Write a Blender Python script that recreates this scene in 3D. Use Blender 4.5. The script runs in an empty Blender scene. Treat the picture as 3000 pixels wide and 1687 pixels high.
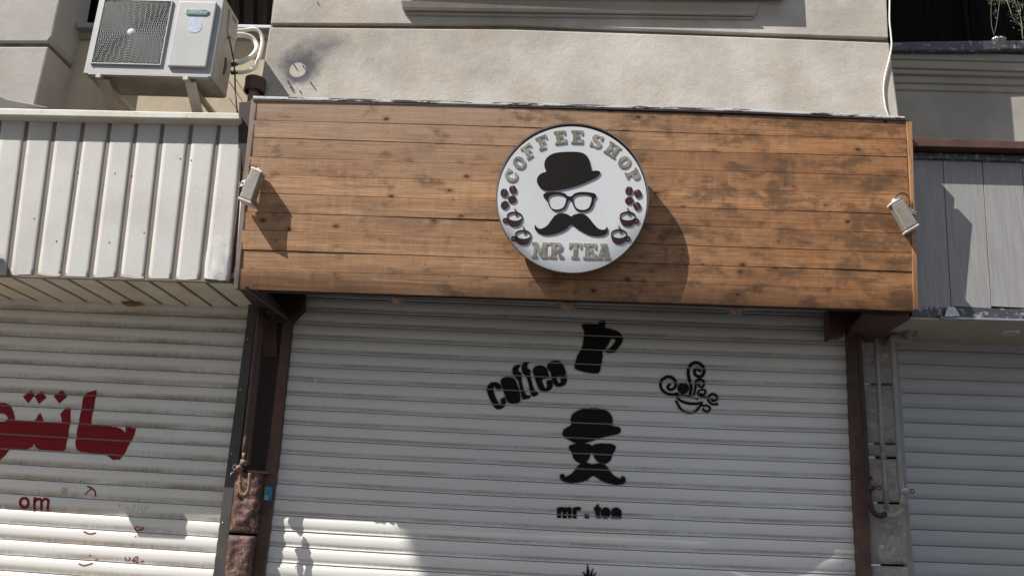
import bpy, bmesh, math, random
from mathutils import Vector, Matrix, noise as NZ
random.seed(7)
S = bpy.context.scene
# ------------------------------------------------------------------ camera
TH, RO, YA, F = math.radians(16.44), math.radians(-2.888), math.radians(-2.667), 2475.0
_f = Vector((math.sin(YA)*math.cos(TH), math.cos(YA)*math.cos(TH), math.sin(TH)))
_r = Vector((math.cos(YA), -math.sin(YA), 0)); _d = _f.cross(_r)
RT = math.cos(RO)*_r + math.sin(RO)*_d; DN = -math.sin(RO)*_r + math.cos(RO)*_d
cam = bpy.data.objects.new('camera', bpy.data.cameras.new('camera')); S.collection.objects.link(cam)
cam.data.sensor_width = 36; cam.data.lens = F/3000*36; cam.data.clip_end = 400; cam.data.clip_start = .05
m = Matrix.Identity(4)
for i in range(3): m[i][0] = RT[i]; m[i][1] = -DN[i]; m[i][2] = -_f[i]
cam.matrix_world = m; S.camera = cam
# ------------------------------------------------------------------ light
SUN = Vector((1.66, 1.0, -2.17)).normalized()
EL = math.asin(-SUN.z); ROT = math.atan2(-SUN.x, -SUN.y)
w = bpy.data.worlds.new('World'); S.world = w; w.use_nodes = True
nt = w.node_tree; bg = nt.nodes['Background']; sk = nt.nodes.new('ShaderNodeTexSky')
sk.sky_type = 'NISHITA'; sk.sun_disc = False; sk.sun_elevation = EL; sk.sun_rotation = ROT; sk.dust_density = 2.5
hs = nt.nodes.new('ShaderNodeHueSaturation'); hs.inputs['Saturation'].default_value = .62       # hazy, whitish sky
nt.links.new(sk.outputs[0], hs.inputs['Color']); nt.links.new(hs.outputs[0], bg.inputs[0]); bg.inputs[1].default_value = .092
sd = bpy.data.lights.new('sun', 'SUN'); sd.energy = 4.8; sd.angle = math.radians(.22); sd.color = (1, .955, .89)
so = bpy.data.objects.new('sun', sd); S.collection.objects.link(so); so.location = (-8, -4, 12)
so.rotation_euler = SUN.to_track_quat('-Z', 'Y').to_euler()
S.view_settings.view_transform = 'Standard'; S.view_settings.look = 'None'
S.view_settings.exposure = .53; S.view_settings.gamma = 1
# ------------------------------------------------------------------ helpers
class PL:                                   # vertical plane y=Y0, leaning s towards the street above height zr
    def __init__(s, Y0, sl=0, zr=0): s.Y0, s.s, s.zr = Y0, sl, zr
    def y(s, z): return s.Y0 - s.s*(z-s.zr)
def ray(px, py):
    v = (px-1500)*RT + (py-843.5)*DN + F*_f
    return v/v.y
def U(px, py, pl):
    v = ray(px, py)
    if not isinstance(pl, PL): return v*pl
    return v*((pl.Y0 + pl.s*pl.zr)/(1 + pl.s*v.z))
def PXof(P):
    f = P.dot(_f); return (1500+F*P.dot(RT)/f, 843.5+F*P.dot(DN)/f)
def tag(o, label=None, cat=None, group=None, kind=None):
    if label: o['label'] = label
    if cat: o['category'] = cat
    if group: o['group'] = group
    if kind: o['kind'] = kind
    return o
def root(name, loc, label, cat, group=None):
    o = bpy.data.objects.new(name, None); o.empty_display_size = .1; o.location = loc
    S.collection.objects.link(o); return tag(o, label, cat, group)
def wloc(p):
    v = Vector((0, 0, 0))
    while p: v += p.location; p = p.parent
    return v
def link(name, me, mt, parent=None, origin=None, smooth=False):
    """me in world coordinates"""
    o = bpy.data.objects.new(name, me)
    if origin is None: origin = wloc(parent) if parent else Vector((0, 0, 0))
    me.transform(Matrix.Translation(-origin))
    o.location = origin - (wloc(parent) if parent else Vector((0, 0, 0)))
    if parent: o.parent = parent
    if mt is not None and not me.materials: me.materials.append(mt)
    if smooth:
        for p in me.polygons: p.use_smooth = True
    S.collection.objects.link(o); return o
class B:
    def __init__(s): s.v = []; s.f = []; s.uv = []; s.sm = []
    def vert(s, p): s.v.append(tuple(p)); return len(s.v)-1
    def face(s, pts, uv=None, sm=False):
        b = len(s.v); s.v += [tuple(p) for p in pts]; s.f.append(list(range(b, b+len(pts)))); s.uv.append(uv); s.sm.append(sm)
    def box(s, x0, x1, y0, y1, z0, z1):
        P = [Vector((x, y, z)) for z in (z0, z1) for y in (y0, y1) for x in (x0, x1)]
        for q in ((0, 1, 5, 4), (2, 6, 7, 3), (0, 4, 6, 2), (1, 3, 7, 5), (4, 5, 7, 6), (0, 2, 3, 1)): s.face([P[i] for i in q])
        return s
    def hexa(s, fr, bk):
        """front and back quads (same order)"""
        n = len(fr); s.face(fr[::-1]); s.face(bk)
        for i in range(n): j = (i+1) % n; s.face([fr[i], fr[j], bk[j], bk[i]])
        return s
    def prism(s, pts, pl, th):
        fr = [U(x, y, pl) for x, y in pts]
        return s.hexa(fr, [p+Vector((0, th, 0)) for p in fr])
    def bar(s, a, b, w_, h_=None, up=Vector((0, 0, 1))):
        h_ = h_ or w_; a = Vector(a); b = Vector(b); d = (b-a).normalized()
        x = d.cross(up); x = x.normalized() if x.length > 1e-4 else Vector((1, 0, 0)); y = x.cross(d)
        c = [(-1, -1), (1, -1), (1, 1), (-1, 1)]
        return s.hexa([a+x*w_/2*i+y*h_/2*j for i, j in c], [b+x*w_/2*i+y*h_/2*j for i, j in c])
    def tube(s, pts, r, n=10, cap=True):
        pts = [Vector(p) for p in pts]; rs = r if isinstance(r, (list, tuple)) else [r]*len(pts)
        up = Vector((.3, .2, .93)); rings = []
        for i, p in enumerate(pts):
            t = (pts[min(i+1, len(pts)-1)]-pts[max(i-1, 0)]).normalized()
            if i == 0:
                x = t.cross(up)
                if x.length < .05: x = t.cross(Vector((1, 0, 0)))
            else: x = x - t*x.dot(t)
            x.normalize(); y = t.cross(x)
            rings.append([p+(x*math.cos(2*math.pi*k/n)+y*math.sin(2*math.pi*k/n))*rs[i] for k in range(n)])
        b = len(s.v)
        for rg in rings: s.v += [tuple(q) for q in rg]
        for i in range(len(rings)-1):
            for k in range(n):
                s.f.append([b+i*n+k, b+i*n+(k+1) % n, b+(i+1)*n+(k+1) % n, b+(i+1)*n+k]); s.uv.append(None); s.sm.append(True)
        if cap:
            s.face(rings[0][::-1]); s.face(rings[-1])
        return s
    def lathe(s, c, prof, n=20, axis=Vector((0, 0, 1))):
        """prof: (r, h) list along axis from c"""
        axis = axis.normalized(); x = axis.orthogonal().normalized(); y = axis.cross(x); b = len(s.v); c = Vector(c)
        for r, h in prof:
            for k in range(n): s.v.append(tuple(c+axis*h+(x*math.cos(2*math.pi*k/n)+y*math.sin(2*math.pi*k/n))*r))
        for i in range(len(prof)-1):
            for k in range(n):
                s.f.append([b+i*n+k, b+i*n+(k+1) % n, b+(i+1)*n+(k+1) % n, b+(i+1)*n+k]); s.uv.append(None); s.sm.append(True)
        return s
    def mesh(s, name, recalc=True):
        me = bpy.data.meshes.new(name); me.from_pydata(s.v, [], s.f)
        if any(u is not None for u in s.uv):
            l = me.uv_layers.new(name='UVMap'); k = 0
            for f, u in zip(s.f, s.uv):
                for j in range(len(f)):
                    if u is not None: l.data[k].uv = u[j]
                    k += 1
        for p, q in zip(me.polygons, s.sm): p.use_smooth = q
        if recalc:
            bm = bmesh.new(); bm.from_mesh(me); bmesh.ops.remove_doubles(bm, verts=bm.verts, dist=1e-5)
            bmesh.ops.recalc_face_normals(bm, faces=bm.faces); bm.to_mesh(me); bm.free()
        me.update(); return me
    def build(s, name, mt, parent=None, origin=None, bevel=0, recalc=True, seg=2):
        o = link(name, s.mesh(name, recalc), mt, parent, origin)
        if bevel:
            md = o.modifiers.new('bevel', 'BEVEL'); md.width = bevel; md.segments = seg; md.limit_method = 'ANGLE'; md.angle_limit = .6
            md.harden_normals = False
        return o
def smoothpoly(pts, k=3, closed=True):
    """Catmull-Rom through pts"""
    n = len(pts); out = []
    rng = range(n) if closed else range(n-1)
    for i in rng:
        p0, p1, p2, p3 = [pts[(i+j) % n] if closed else pts[min(max(i+j, 0), n-1)] for j in (-1, 0, 1, 2)]
        for q in range(k):
            t = q/k
            out.append(tuple(.5*(2*b+(c-a)*t+(2*a-5*b+4*c-d)*t*t+(3*b-3*c+d-a)*t**3) for a, b, c, d in zip(p0, p1, p2, p3)))
    if not closed: out.append(tuple(pts[-1]))
    return out
def ell(cx, cy, rx, ry, n=28, a0=0, a1=360, rot=0):
    c, s_ = math.cos(math.radians(rot)), math.sin(math.radians(rot)); out = []
    for i in range(n if a1-a0 == 360 else n+1):
        a = math.radians(a0+(a1-a0)*i/n); x, y = rx*math.cos(a), ry*math.sin(a)
        out.append((cx+x*c-y*s_, cy+x*s_+y*c))
    return out
def plate_mesh(groups, pl, th, name='plate', bev=0):
    """groups: list of shapes, each a list of pixel loops (even-odd holes); raised th in front of plane pl"""
    cu = bpy.data.curves.new(name, 'CURVE'); cu.dimensions = '2D'; cu.fill_mode = 'BOTH'
    bmA = bmesh.new()
    for loops in groups:
        cu.splines.clear()
        for lp in loops:
            sp = cu.splines.new('POLY'); sp.points.add(len(lp)-1); sp.use_cyclic_u = True
            for p, (x, y) in zip(sp.points, lp):
                q = U(x, y, pl); p.co = (q.x, q.z, 0, 1)
        cu.extrude = th/2; cu.bevel_depth = bev; cu.bevel_resolution = 1; cu.offset = -bev
        o = bpy.data.objects.new('t', cu); me = bpy.data.meshes.new_from_object(o); bmA.from_mesh(me)
        bpy.data.meshes.remove(me); bpy.data.objects.remove(o)
    bpy.data.curves.remove(cu)
    Y = pl if isinstance(pl, PL) else PL(pl)
    for v in bmA.verts: a, b, c = v.co; v.co = (a, Y.y(b)-th/2-c-bev, b)
    bmesh.ops.remove_doubles(bmA, verts=bmA.verts, dist=1e-5)
    bmesh.ops.recalc_face_normals(bmA, faces=bmA.faces)
    me = bpy.data.meshes.new(name)
    for f in bmA.faces: f.smooth = False
    bmA.to_mesh(me); bmA.free(); return me
def plate(name, groups, pl, th, mt, parent, bev=0):
    me = plate_mesh(groups, pl, th, name, bev)
    xs = [v.co for v in me.vertices]
    c = sum(xs, Vector())/max(1, len(xs))
    return link(name, me, mt, parent, origin=c)
# ------------------------------------------------------------------ materials
class N:
    def __init__(s, name):
        s.m = bpy.data.materials.new(name); s.m.use_nodes = True; s.t = s.m.node_tree; s.b = s.t.nodes['Principled BSDF']
    def n(s, ty, **k):
        x = s.t.nodes.new(ty)
        for a, v in k.items(): setattr(x, a, v)
        return x
    def set(s, sock, v):
        if isinstance(v, bpy.types.NodeSocket): s.t.links.new(v, sock)
        elif v is not None:
            if sock.type == 'RGBA' and len(v) == 3: v = (*v, 1)
            sock.default_value = v
    def math(s, op, a, b=None, c=None, clamp=False):
        x = s.n('ShaderNodeMath', operation=op, use_clamp=clamp)
        for i, v in enumerate((a, b, c)):
            if v is not None: s.set(x.inputs[i], v)
        return x.outputs[0]
    def mix(s, f, a, b, mode='MIX'):
        x = s.n('ShaderNodeMix', data_type='RGBA', blend_type=mode)
        s.set(x.inputs[0], f); s.set(x.inputs[6], a); s.set(x.inputs[7], b); return x.outputs[2]
    def ss(s, v, a, b):
        x = s.n('ShaderNodeMapRange', interpolation_type='SMOOTHSTEP'); s.set(x.inputs[0], v)
        x.inputs[1].default_value = a; x.inputs[2].default_value = b; return x.outputs[0]
    def noise(s, vec, scale, detail=4, rough=.55, sc=(1, 1, 1), off=(0, 0, 0), dist=0):
        mp = s.n('ShaderNodeMapping'); s.set(mp.inputs[0], vec); mp.inputs[3].default_value = sc; mp.inputs[1].default_value = off
        x = s.n('ShaderNodeTexNoise'); s.set(x.inputs['Vector'], mp.outputs[0])
        x.inputs['Scale'].default_value = scale; x.inputs['Detail'].default_value = detail; x.inputs['Roughness'].default_value = rough
        x.inputs['Distortion'].default_value = dist; return x.outputs[0]
    def pos(s): return s.n('ShaderNodeNewGeometry').outputs['Position']
    def uv(s): return s.n('ShaderNodeUVMap').outputs[0]
    def sep(s, v): x = s.n('ShaderNodeSeparateXYZ'); s.set(x.inputs[0], v); return x.outputs
    def comb(s, a, b, c=0):
        x = s.n('ShaderNodeCombineXYZ')
        for i, v in enumerate((a, b, c)): s.set(x.inputs[i], v)
        return x.outputs[0]
    def bump(s, h, strength=.3, dist=.01, prev=None):
        x = s.n('ShaderNodeBump'); x.inputs['Strength'].default_value = strength; x.inputs['Distance'].default_value = dist
        s.set(x.inputs['Height'], h)
        if prev is not None: s.set(x.inputs['Normal'], prev)
        return x.outputs[0]
    def out(s, col=None, rough=.6, metal=0, nrm=None, spec=None, **k):
        s.set(s.b.inputs['Base Color'], col); s.set(s.b.inputs['Roughness'], rough); s.set(s.b.inputs['Metallic'], metal)
        if nrm is not None: s.set(s.b.inputs['Normal'], nrm)
        if spec is not None: s.b.inputs['Specular IOR Level'].default_value = spec
        for a, v in k.items(): s.b.inputs[a.replace('_', ' ')].default_value = v
        return s.m
def M(name, c1, c2=None, scale=6, rough=.6, metal=0, bump=0, bscale=60, sc=(1, 1, 1), lo=.35, hi=.7, c3=None, s3=25, lo3=.6, hi3=.7, spec=None, **k):
    a = N(name); P = a.pos(); c2 = c2 or tuple(x*.75 for x in c1)
    col = a.mix(a.ss(a.noise(P, scale, 5, .6, sc), lo, hi), c1, c2)
    if c3: col = a.mix(a.ss(a.noise(P, s3, 4, .6, sc, (3, 7, 1)), lo3, hi3), col, c3)
    nr = a.bump(a.noise(P, bscale, 4, .6, sc), bump, .01) if bump else None
    return a.out(col, rough, metal, nr, spec, **k)
def soft_plaster(name, base, dark, warm, bump=.5, extra=None):
    a = N(name); P = a.pos()
    col = a.mix(a.ss(a.noise(P, 1.3, 5, .6), .35, .68), base, dark)
    col = a.mix(a.math('MULTIPLY', a.ss(a.noise(P, 3.1, 4, .6, (1, 1, .6), (5, 1, 2)), .45, .75), .55), col, warm)
    col = a.mix(a.math('MULTIPLY', a.ss(a.noise(P, 90, 3, .7), .5, .8), .35), col, tuple(c*.6 for c in base))
    col = a.mix(a.math('MULTIPLY', a.ss(a.noise(P, 5, 5, .7, (1, 1, .12), (9, 0, 0)), .56, .78), .30), col, tuple(c*.55 for c in base))
    if extra: col = extra(a, P, col)
    h = a.math('ADD', a.noise(P, 210, 3, .75), a.math('MULTIPLY', a.noise(P, 16, 4, .6), 1.1))
    return a.out(col, .92, 0, a.bump(h, bump, .0055), .15)
def soot(a, P, col):
    # burnt paint round a removed fitting, with the clean disc where it sat
    def dist(px, py, sx=1, sz=1):
        c = U(px, py, 5.35); s_ = a.sep(P)
        dx = a.math('MULTIPLY', a.math('SUBTRACT', s_[0], c.x), sx); dz = a.math('MULTIPLY', a.math('SUBTRACT', s_[2], c.z), sz)
        return a.math('SQRT', a.math('ADD', a.math('MULTIPLY', dx, dx), a.math('MULTIPLY', dz, dz)))
    nz = a.math('MULTIPLY', a.math('SUBTRACT', a.noise(P, 7, 4, .6), .5), .22)
    s1 = a.math('SUBTRACT', 1, a.ss(a.math('ADD', dist(882, 196, .95, 1), nz), .065, .22))
    s2 = a.math('SUBTRACT', 1, a.ss(a.math('ADD', dist(952, 138, .8, 1.3), nz), .0, .20))
    s3 = a.math('SUBTRACT', 1, a.ss(a.math('ADD', dist(842, 232, 1.3, 1), nz), .0, .13))
    sm = a.math('MAXIMUM', a.math('MAXIMUM', s1, a.math('MULTIPLY', s2, .7)), a.math('MULTIPLY', s3, .6))
    clean = a.ss(a.math('ADD', dist(872, 205), a.math('MULTIPLY', nz, .05)), .056, .063)
    clean2 = a.ss(a.math('ADD', dist(868, 268, .9, .8), a.math('MULTIPLY', nz, .2)), .03, .06)
    sm = a.math('MULTIPLY', a.math('MULTIPLY', sm, clean), clean2)
    return a.mix(a.math('MULTIPLY', sm, .9), col, (.085, .085, .11))
PLASTER = soft_plaster('plaster_stone', (.63, .595, .545), (.42, .39, .345), (.55, .465, .36), .7, soot)
PLASTER_L = soft_plaster('plaster_pilaster', (.50, .485, .46), (.42, .40, .375), (.45, .41, .36), .6)
PLASTER_Y = soft_plaster('plaster_recess', (.58, .52, .41), (.46, .40, .31), (.50, .40, .27), .5)
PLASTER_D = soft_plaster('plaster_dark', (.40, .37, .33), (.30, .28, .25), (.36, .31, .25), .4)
GROOVE = M('groove_mortar', (.20, .18, .15), (.12, .105, .09), 8, .9, bump=.3)

def wood_mat():
    a = N('wood_planks'); uv = a.uv(); s_ = a.sep(uv); u, v = s_[0], s_[1]
    k = a.math('FLOOR', a.math('DIVIDE', a.math('ADD', v, 1), 3.0))
    wn = a.n('ShaderNodeTexWhiteNoise', noise_dimensions='1D'); a.set(wn.inputs[1], k)
    lv = a.math('SUBTRACT', v, a.math('MULTIPLY', k, 3.0)); uw = a.math('SUBTRACT', u, a.math('MULTIPLY', k, 7.0))
    g1 = a.noise(uv, 1, 6, .65, (2.2, 70, 1), dist=.6); g2 = a.noise(uv, 1, 3, .6, (5, 190, 1)); g3 = a.noise(uv, 1, 5, .6, (.9, 12, 1), (3, 3, 0), .8)
    col = a.mix(a.ss(g1, .32, .72), (.62, .37, .205), (.38, .21, .112))
    col = a.mix(a.math('MULTIPLY', a.ss(g3, .42, .72), .6), col, (.25, .115, .048))
    col = a.mix(a.math('MULTIPLY', wn.outputs[0], .45), col, (.30, .17, .095))
    col = a.mix(a.math('MULTIPLY', a.ss(g2, .52, .70), .6), col, (.19, .10, .055))
    g4 = a.noise(uv, 1, 4, .7, (26, 3.0, 1), (5, 2, 0)); col = a.mix(a.math('MULTIPLY', a.ss(g4, .50, .72), .30), col, (.24, .135, .08)); col = a.mix(a.math('MULTIPLY', a.ss(g4, .50, .28), .22), col, (.66, .48, .34))
    gm = a.noise(a.pos(), 2.6, 7, .72, (1, 1, 2.6), (2, 9, 4), .6)
    col = a.mix(a.math('MULTIPLY', a.ss(gm, .44, .68), .52), col, (.17, .10, .062))
    # weathering: greyer top boards and left end
    wxz = a.sep(a.pos()); W = a.pos()
    fade = a.math('MULTIPLY', a.ss(a.math('ADD', wxz[2], a.math('MULTIPLY', a.noise(W, 2.2, 3), .35)), 2.25, 2.85), a.ss(wxz[0], 1.6, -.6))
    col = a.mix(a.math('MULTIPLY', fade, .6), col, (.37, .275, .21))
    col = a.mix(a.ss(wxz[0], -.9, 2.2), col, a.mix(1.0, col, (.86, .72, .58), 'MULTIPLY'))
    # dark oil stains, heavier towards the right end
    st = a.noise(W, 4.6, 5, .65, (1, 1, 1.8), (4.2, 0, 1.3), .25); st2 = a.noise(W, 9, 4, .7, (1, 1, 1.6), (1, 0, 0), .5)
    rgt = a.ss(wxz[0], -1.4, 2.0)
    thr = a.math('ADD', a.math('ADD', a.math('MULTIPLY', st, .72), a.math('MULTIPLY', st2, .28)), a.math('MULTIPLY', rgt, .085))
    col = a.mix(a.math('MULTIPLY', a.ss(thr, .535, .675), .70), col, (.095, .058, .036))
    # short vertical drips on the right
    dr = a.noise(W, 11, 3, .7, (1, 1, .10), (0, 0, 7)); col = a.mix(a.math('MULTIPLY', a.math('MULTIPLY', a.ss(dr, .60, .72), rgt), .30), col, (.46, .38, .31))
    # knots
    vo = a.n('ShaderNodeTexVoronoi', feature='F1'); mp = a.n('ShaderNodeMapping'); a.set(mp.inputs[0], uv); mp.inputs[3].default_value = (5.5, 8.5, 1)
    a.set(vo.inputs['Vector'], mp.outputs[0]); vo.inputs['Scale'].default_value = 1
    d = vo.outputs['Distance']; pick = a.ss(a.sep(vo.outputs['Color'])[0], .30, .34)
    core = a.math('MULTIPLY', a.math('SUBTRACT', 1, a.ss(d, .07, .12)), pick)
    halo = a.math('MULTIPLY', a.math('SUBTRACT', 1, a.ss(a.math('ADD', d, a.math('MULTIPLY', g1, .1)), .08, .34)), pick)
    col = a.mix(a.math('MULTIPLY', halo, .62), col, (.17, .08, .04)); col = a.mix(a.math('MULTIPLY', core, .85), col, (.05, .028, .02))
    v2 = a.n('ShaderNodeTexVoronoi', feature='F1'); mp = a.n('ShaderNodeMapping'); a.set(mp.inputs[0], uv); mp.inputs[3].default_value = (7.3, 9.1, 1)
    a.set(v2.inputs['Vector'], mp.outputs[0]); v2.inputs['Scale'].default_value = 1
    nl = a.math('MULTIPLY', a.math('SUBTRACT', 1, a.ss(v2.outputs['Distance'], .025, .05)), a.ss(a.sep(v2.outputs['Color'])[1], .45, .5)); col = a.mix(a.math('MULTIPLY', nl, .8), col, (.05, .03, .022))
    h = a.math('ADD', a.math('MULTIPLY', g1, .7), a.math('MULTIPLY', g2, .5))
    return a.out(col, a.math('ADD', a.math('MULTIPLY', g1, .25), .50), 0, a.bump(h, .35, .006), .25)
WOOD = wood_mat()
WOODB = M('wood_side_board', (.42, .22, .10), (.26, .125, .055), 4, .55, sc=(8, 1, 1), bump=.2, bscale=30, c3=(.09, .05, .035), s3=9, lo3=.55, hi3=.7)
def slat_mat(name, base, dirt_shade, band=(.60, .74, .90, .97), amt=.6, streak=.5, paint2=None, metal=0, rough=.45):
    a = N(name); uv = a.uv(); s_ = a.sep(uv); P = a.pos()
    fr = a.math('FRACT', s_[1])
    bandm = a.math('MULTIPLY', a.ss(fr, band[0], band[1]), a.math('SUBTRACT', 1, a.ss(fr, band[2], band[3])))  # low band on each slat: dirt together with painted shade of the hollow
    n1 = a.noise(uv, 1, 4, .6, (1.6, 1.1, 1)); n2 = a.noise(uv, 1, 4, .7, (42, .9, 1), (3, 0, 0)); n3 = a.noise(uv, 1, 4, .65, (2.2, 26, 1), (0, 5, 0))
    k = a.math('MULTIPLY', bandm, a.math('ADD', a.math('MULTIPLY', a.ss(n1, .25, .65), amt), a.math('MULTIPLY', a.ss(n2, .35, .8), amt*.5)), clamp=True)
    col = a.mix(a.ss(a.noise(P, 1.1, 3), .3, .7), base, tuple(c*.9 for c in base))
    col = a.mix(a.math('MULTIPLY', a.ss(n3, .5, .75), .25), col, tuple(c*.72 for c in base))
    col = a.mix(a.math('MULTIPLY', a.math('MULTIPLY', a.ss(n2, .60, .78), a.ss(a.noise(uv, 1, 3, .6, (1.5, 1.1, 1), (8, 8, 0)), .45, .7)), streak), col, dirt_shade)
    col = a.mix(k, col, dirt_shade)
    col = a.mix(a.math('MULTIPLY', a.ss(a.noise(P, 55, 2, .6, (1, 1, 1), (2, 2, 2)), .70, .76), .55), col, tuple(c*.6 for c in dirt_shade))
    line = a.math('ADD', a.ss(fr, .975, .99), a.math('SUBTRACT', 1, a.ss(fr, .012, .03)), clamp=True)
    col = a.mix(a.math('MULTIPLY', line, .85), col, (.035, .032, .03))
    return a.out(col, rough, metal, a.bump(a.noise(uv, 1, 2, .5, (.8, 5, 1)), .05, .003), .35)
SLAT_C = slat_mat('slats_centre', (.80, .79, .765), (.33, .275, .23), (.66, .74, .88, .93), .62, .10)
SLAT_L = slat_mat('slats_left', (.77, .76, .73), (.29, .235, .175), (.45, .88, .97, .99), .75, .45)
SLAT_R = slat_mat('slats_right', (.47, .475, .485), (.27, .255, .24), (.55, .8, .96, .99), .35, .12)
PANEL = M('white_panel', (.57, .56, .54), (.50, .485, .455), 2.5, .6, bump=.45, bscale=150, c3=(.42, .36, .28), s3=3, lo3=.66, hi3=.8)
PANEL_CAP = M('white_cap', (.64, .62, .57), (.54, .51, .45), 3, .5, bump=.08, bscale=40, c3=(.30, .20, .12), s3=9, lo3=.66, hi3=.72)
SOFFIT_W = M('stained_soffit', (.58, .54, .46), (.50, .42, .31), 3.5, .6, bump=.1, bscale=20, c3=(.28, .17, .09), s3=6, lo3=.70, hi3=.82)
RIB = M('brown_grey_rib', (.26, .215, .185), (.20, .16, .135), 9, .6)
SEAM = M('brown_grey_seam', (.19, .15, .12), (.15, .12, .10), 9, .6)
BROWN = M('brown_steel', (.115, .055, .038), (.07, .036, .027), 7, .5, bump=.1, bscale=40, c3=(.055, .038, .034), s3=11, lo3=.55, hi3=.7)
BROWN_D = M('dark_brown_steel', (.042, .023, .02), (.026, .016, .015), 6, .6, bump=.1)
BLACKBR = M('dark_grey_steel', (.075, .07, .068), (.05, .046, .044), 8, .5, bump=.08)
STONE_B = M('painted_rough_stone', (.115, .06, .048), (.06, .036, .032), 18, .6, bump=1, bscale=34, c3=(.30, .15, .10), s3=30, lo3=.52, hi3=.7, spec=.45)
STONE_G = M('rough_grey_stone', (.40, .365, .335), (.28, .25, .235), 12, .85, bump=1, bscale=18, c3=(.5, .46, .42), s3=30, lo3=.55, hi3=.7)
GREYP = M('grey_pipe_paint', (.30, .30, .29), (.24, .235, .22), 9, .5, c3=(.25, .15, .09), s3=14, lo3=.62, hi3=.72)
RUST = M('rust_brown_pipe', (.105, .058, .044), (.07, .04, .032), 15, .6, bump=.3, bscale=60)
RUST_L = M('dusty_brown_valve', (.26, .17, .13), (.17, .10, .08), 20, .7, bump=.3, bscale=60)
AC_W = M('ac_paint', (.46, .47, .475), (.41, .415, .415), 4, .42, bump=.03, bscale=20)
AC_SIDE = M('ac_side_paint', (.56, .52, .44), (.47, .42, .34), 4, .5, c3=(.22, .12, .06), s3=16, lo3=.68, hi3=.76)
AC_BOT = M('ac_underside', (.44, .405, .35), (.34, .30, .25), 8, .7)
DARK = M('dark_void', (.008, .008, .009), (.005, .005, .006), 3, .8, spec=.08)
BLACKF = M('black_acrylic', (.012, .010, .011), (.016, .012, .012), 3, .6, spec=.12)
BROWNF = M('dark_brown_acrylic', (.055, .022, .018), (.04, .018, .015), 6, .5, spec=.2)
CHROME = M('mirror_letter_face', (.34, .31, .255), (.22, .195, .16), 13, .4, .15, bump=.05, bscale=22, lo=.44, hi=.56)
DISCW = M('white_acrylic_disc', (.66, .68, .71), (.62, .64, .67), 3, .7, spec=.08)
RIM = M('disc_rim', (.17, .145, .14), (.12, .10, .10), 6, .4)
def paint(name, col, alpha=1, nscale=40, lo=.2, hi=.45):
    a = N(name); P = a.pos(); n = a.ss(a.noise(P, nscale, 4, .7), lo, hi)
    m_ = a.out(a.mix(a.noise(P, 9), col, tuple(c*1.35 for c in col)), .7, spec=.12)
    a.set(a.b.inputs['Alpha'], a.math('MULTIPLY', n, alpha)); return m_
SPRAY = paint('black_spray', (.015, .0095, .0095), 1, 30, .05, .2); HALO = paint('overspray', (.03, .025, .025), .30, 110, .3, .6)
RED = paint('red_lettering', (.19, .012, .018), .96, 45, .18, .36); PENCIL = paint('pencil', (.08, .08, .085), .6)
WHITEP = M('white_insulation', (.76, .75, .70), (.68, .66, .60), 10, .55)
BLACKR = M('black_rubber', (.05, .038, .034), (.03, .024, .022), 8, .6)
def peel():
    a = N('peeling_bar'); P = a.pos(); n = a.ss(a.noise(P, 1, 5, .7, (3.2, 1, 30), (2, 0, 0), .4), .50, .53)
    return a.out(a.mix(n, (.50, .52, .54), (.045, .03, .028)), .4, 0, a.bump(n, .3, .004))
PEEL = peel()
def grey_panel():
    a = N('grey_wood_laminate'); P = a.pos(); n = a.noise(P, 1, 5, .6, (60, 1, 3), dist=.3)
    col = a.mix(a.ss(n, .3, .7), (.325, .32, .318), (.262, .257, .255))
    sc = a.noise(P, 2, 4, .7, (3, 1, 1), (1, 2, 7), 1.2); col = a.mix(a.math('MULTIPLY', a.ss(sc, .62, .7), .22), col, (.5, .5, .52))
    return a.out(col, .5, 0, a.bump(n, .1, .003))
GREYPANEL = grey_panel()
SOFFIT_R = M('beige_soffit', (.50, .42, .35), (.44, .36, .29), 5, .5)
METAL_D = M('dark_trim_metal', (.085, .09, .096), (.06, .062, .068), 6, .4, .3, c3=(.35, .35, .36), s3=30, lo3=.56, hi3=.66)
GALV = M('galvanised', (.50, .52, .54), (.40, .42, .44), 12, .38, .7)
CURT = M('dark_curtain', (.013, .011, .0105), (.008, .007, .007), 5, .9, sc=(14, 1, .3), spec=.0)
LAMPB = M('floodlight_body', (.34, .305, .26), (.25, .225, .195), 12, .55, bump=.2, bscale=50)
LAMPC = M('floodlight_cap', (.66, .63, .62), (.54, .50, .48), 14, .5)
LEAF = M('leaf', (.06, .10, .045), (.09, .13, .06), 9, .5)
TWIG = M('twig', (.20, .16, .125), (.13, .10, .08), 12, .8)
GLASS = N('lamp_glass').out((.42, .42, .38), .3, 0, Alpha=.28)
AMBER = M('amber_lens', (.62, .25, .08), (.55, .18, .05), 8, .3)
WIREG = M('wire_cage', (.42, .40, .37), (.30, .28, .26), 15, .5, .4)
FOIL = M('foil', (.8, .8, .82), (.6, .6, .62), 30, .2, 1.0, bump=1, bscale=60)
ASPH = M('asphalt', (.12, .115, .105), (.09, .085, .08), 3, .9, bump=.5, bscale=80)
PAVE = M('paving', (.33, .30, .26), (.27, .245, .21), 2, .85, bump=.3, bscale=50)
TEAL = M('teal_badge', (.06, .22, .27), (.05, .19, .23), 8, .35); SILV = M('silver', (.6, .62, .63), (.5, .52, .53), 8, .3, .4)
STICK = M('holographic_sticker', (.56, .62, .74), (.44, .50, .62), 60, .3, .1, lo=.4, hi=.6)
BLUE = M('blue_sticker', (.03, .21, .42), (.04, .27, .45), 20, .4); YEL = M('sticker_yellow', (.36, .38, .12), None, 8, .5)
OCCL = M('occluder_beige', (.40, .34, .27), (.30, .25, .2), 2, .9)
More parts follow.
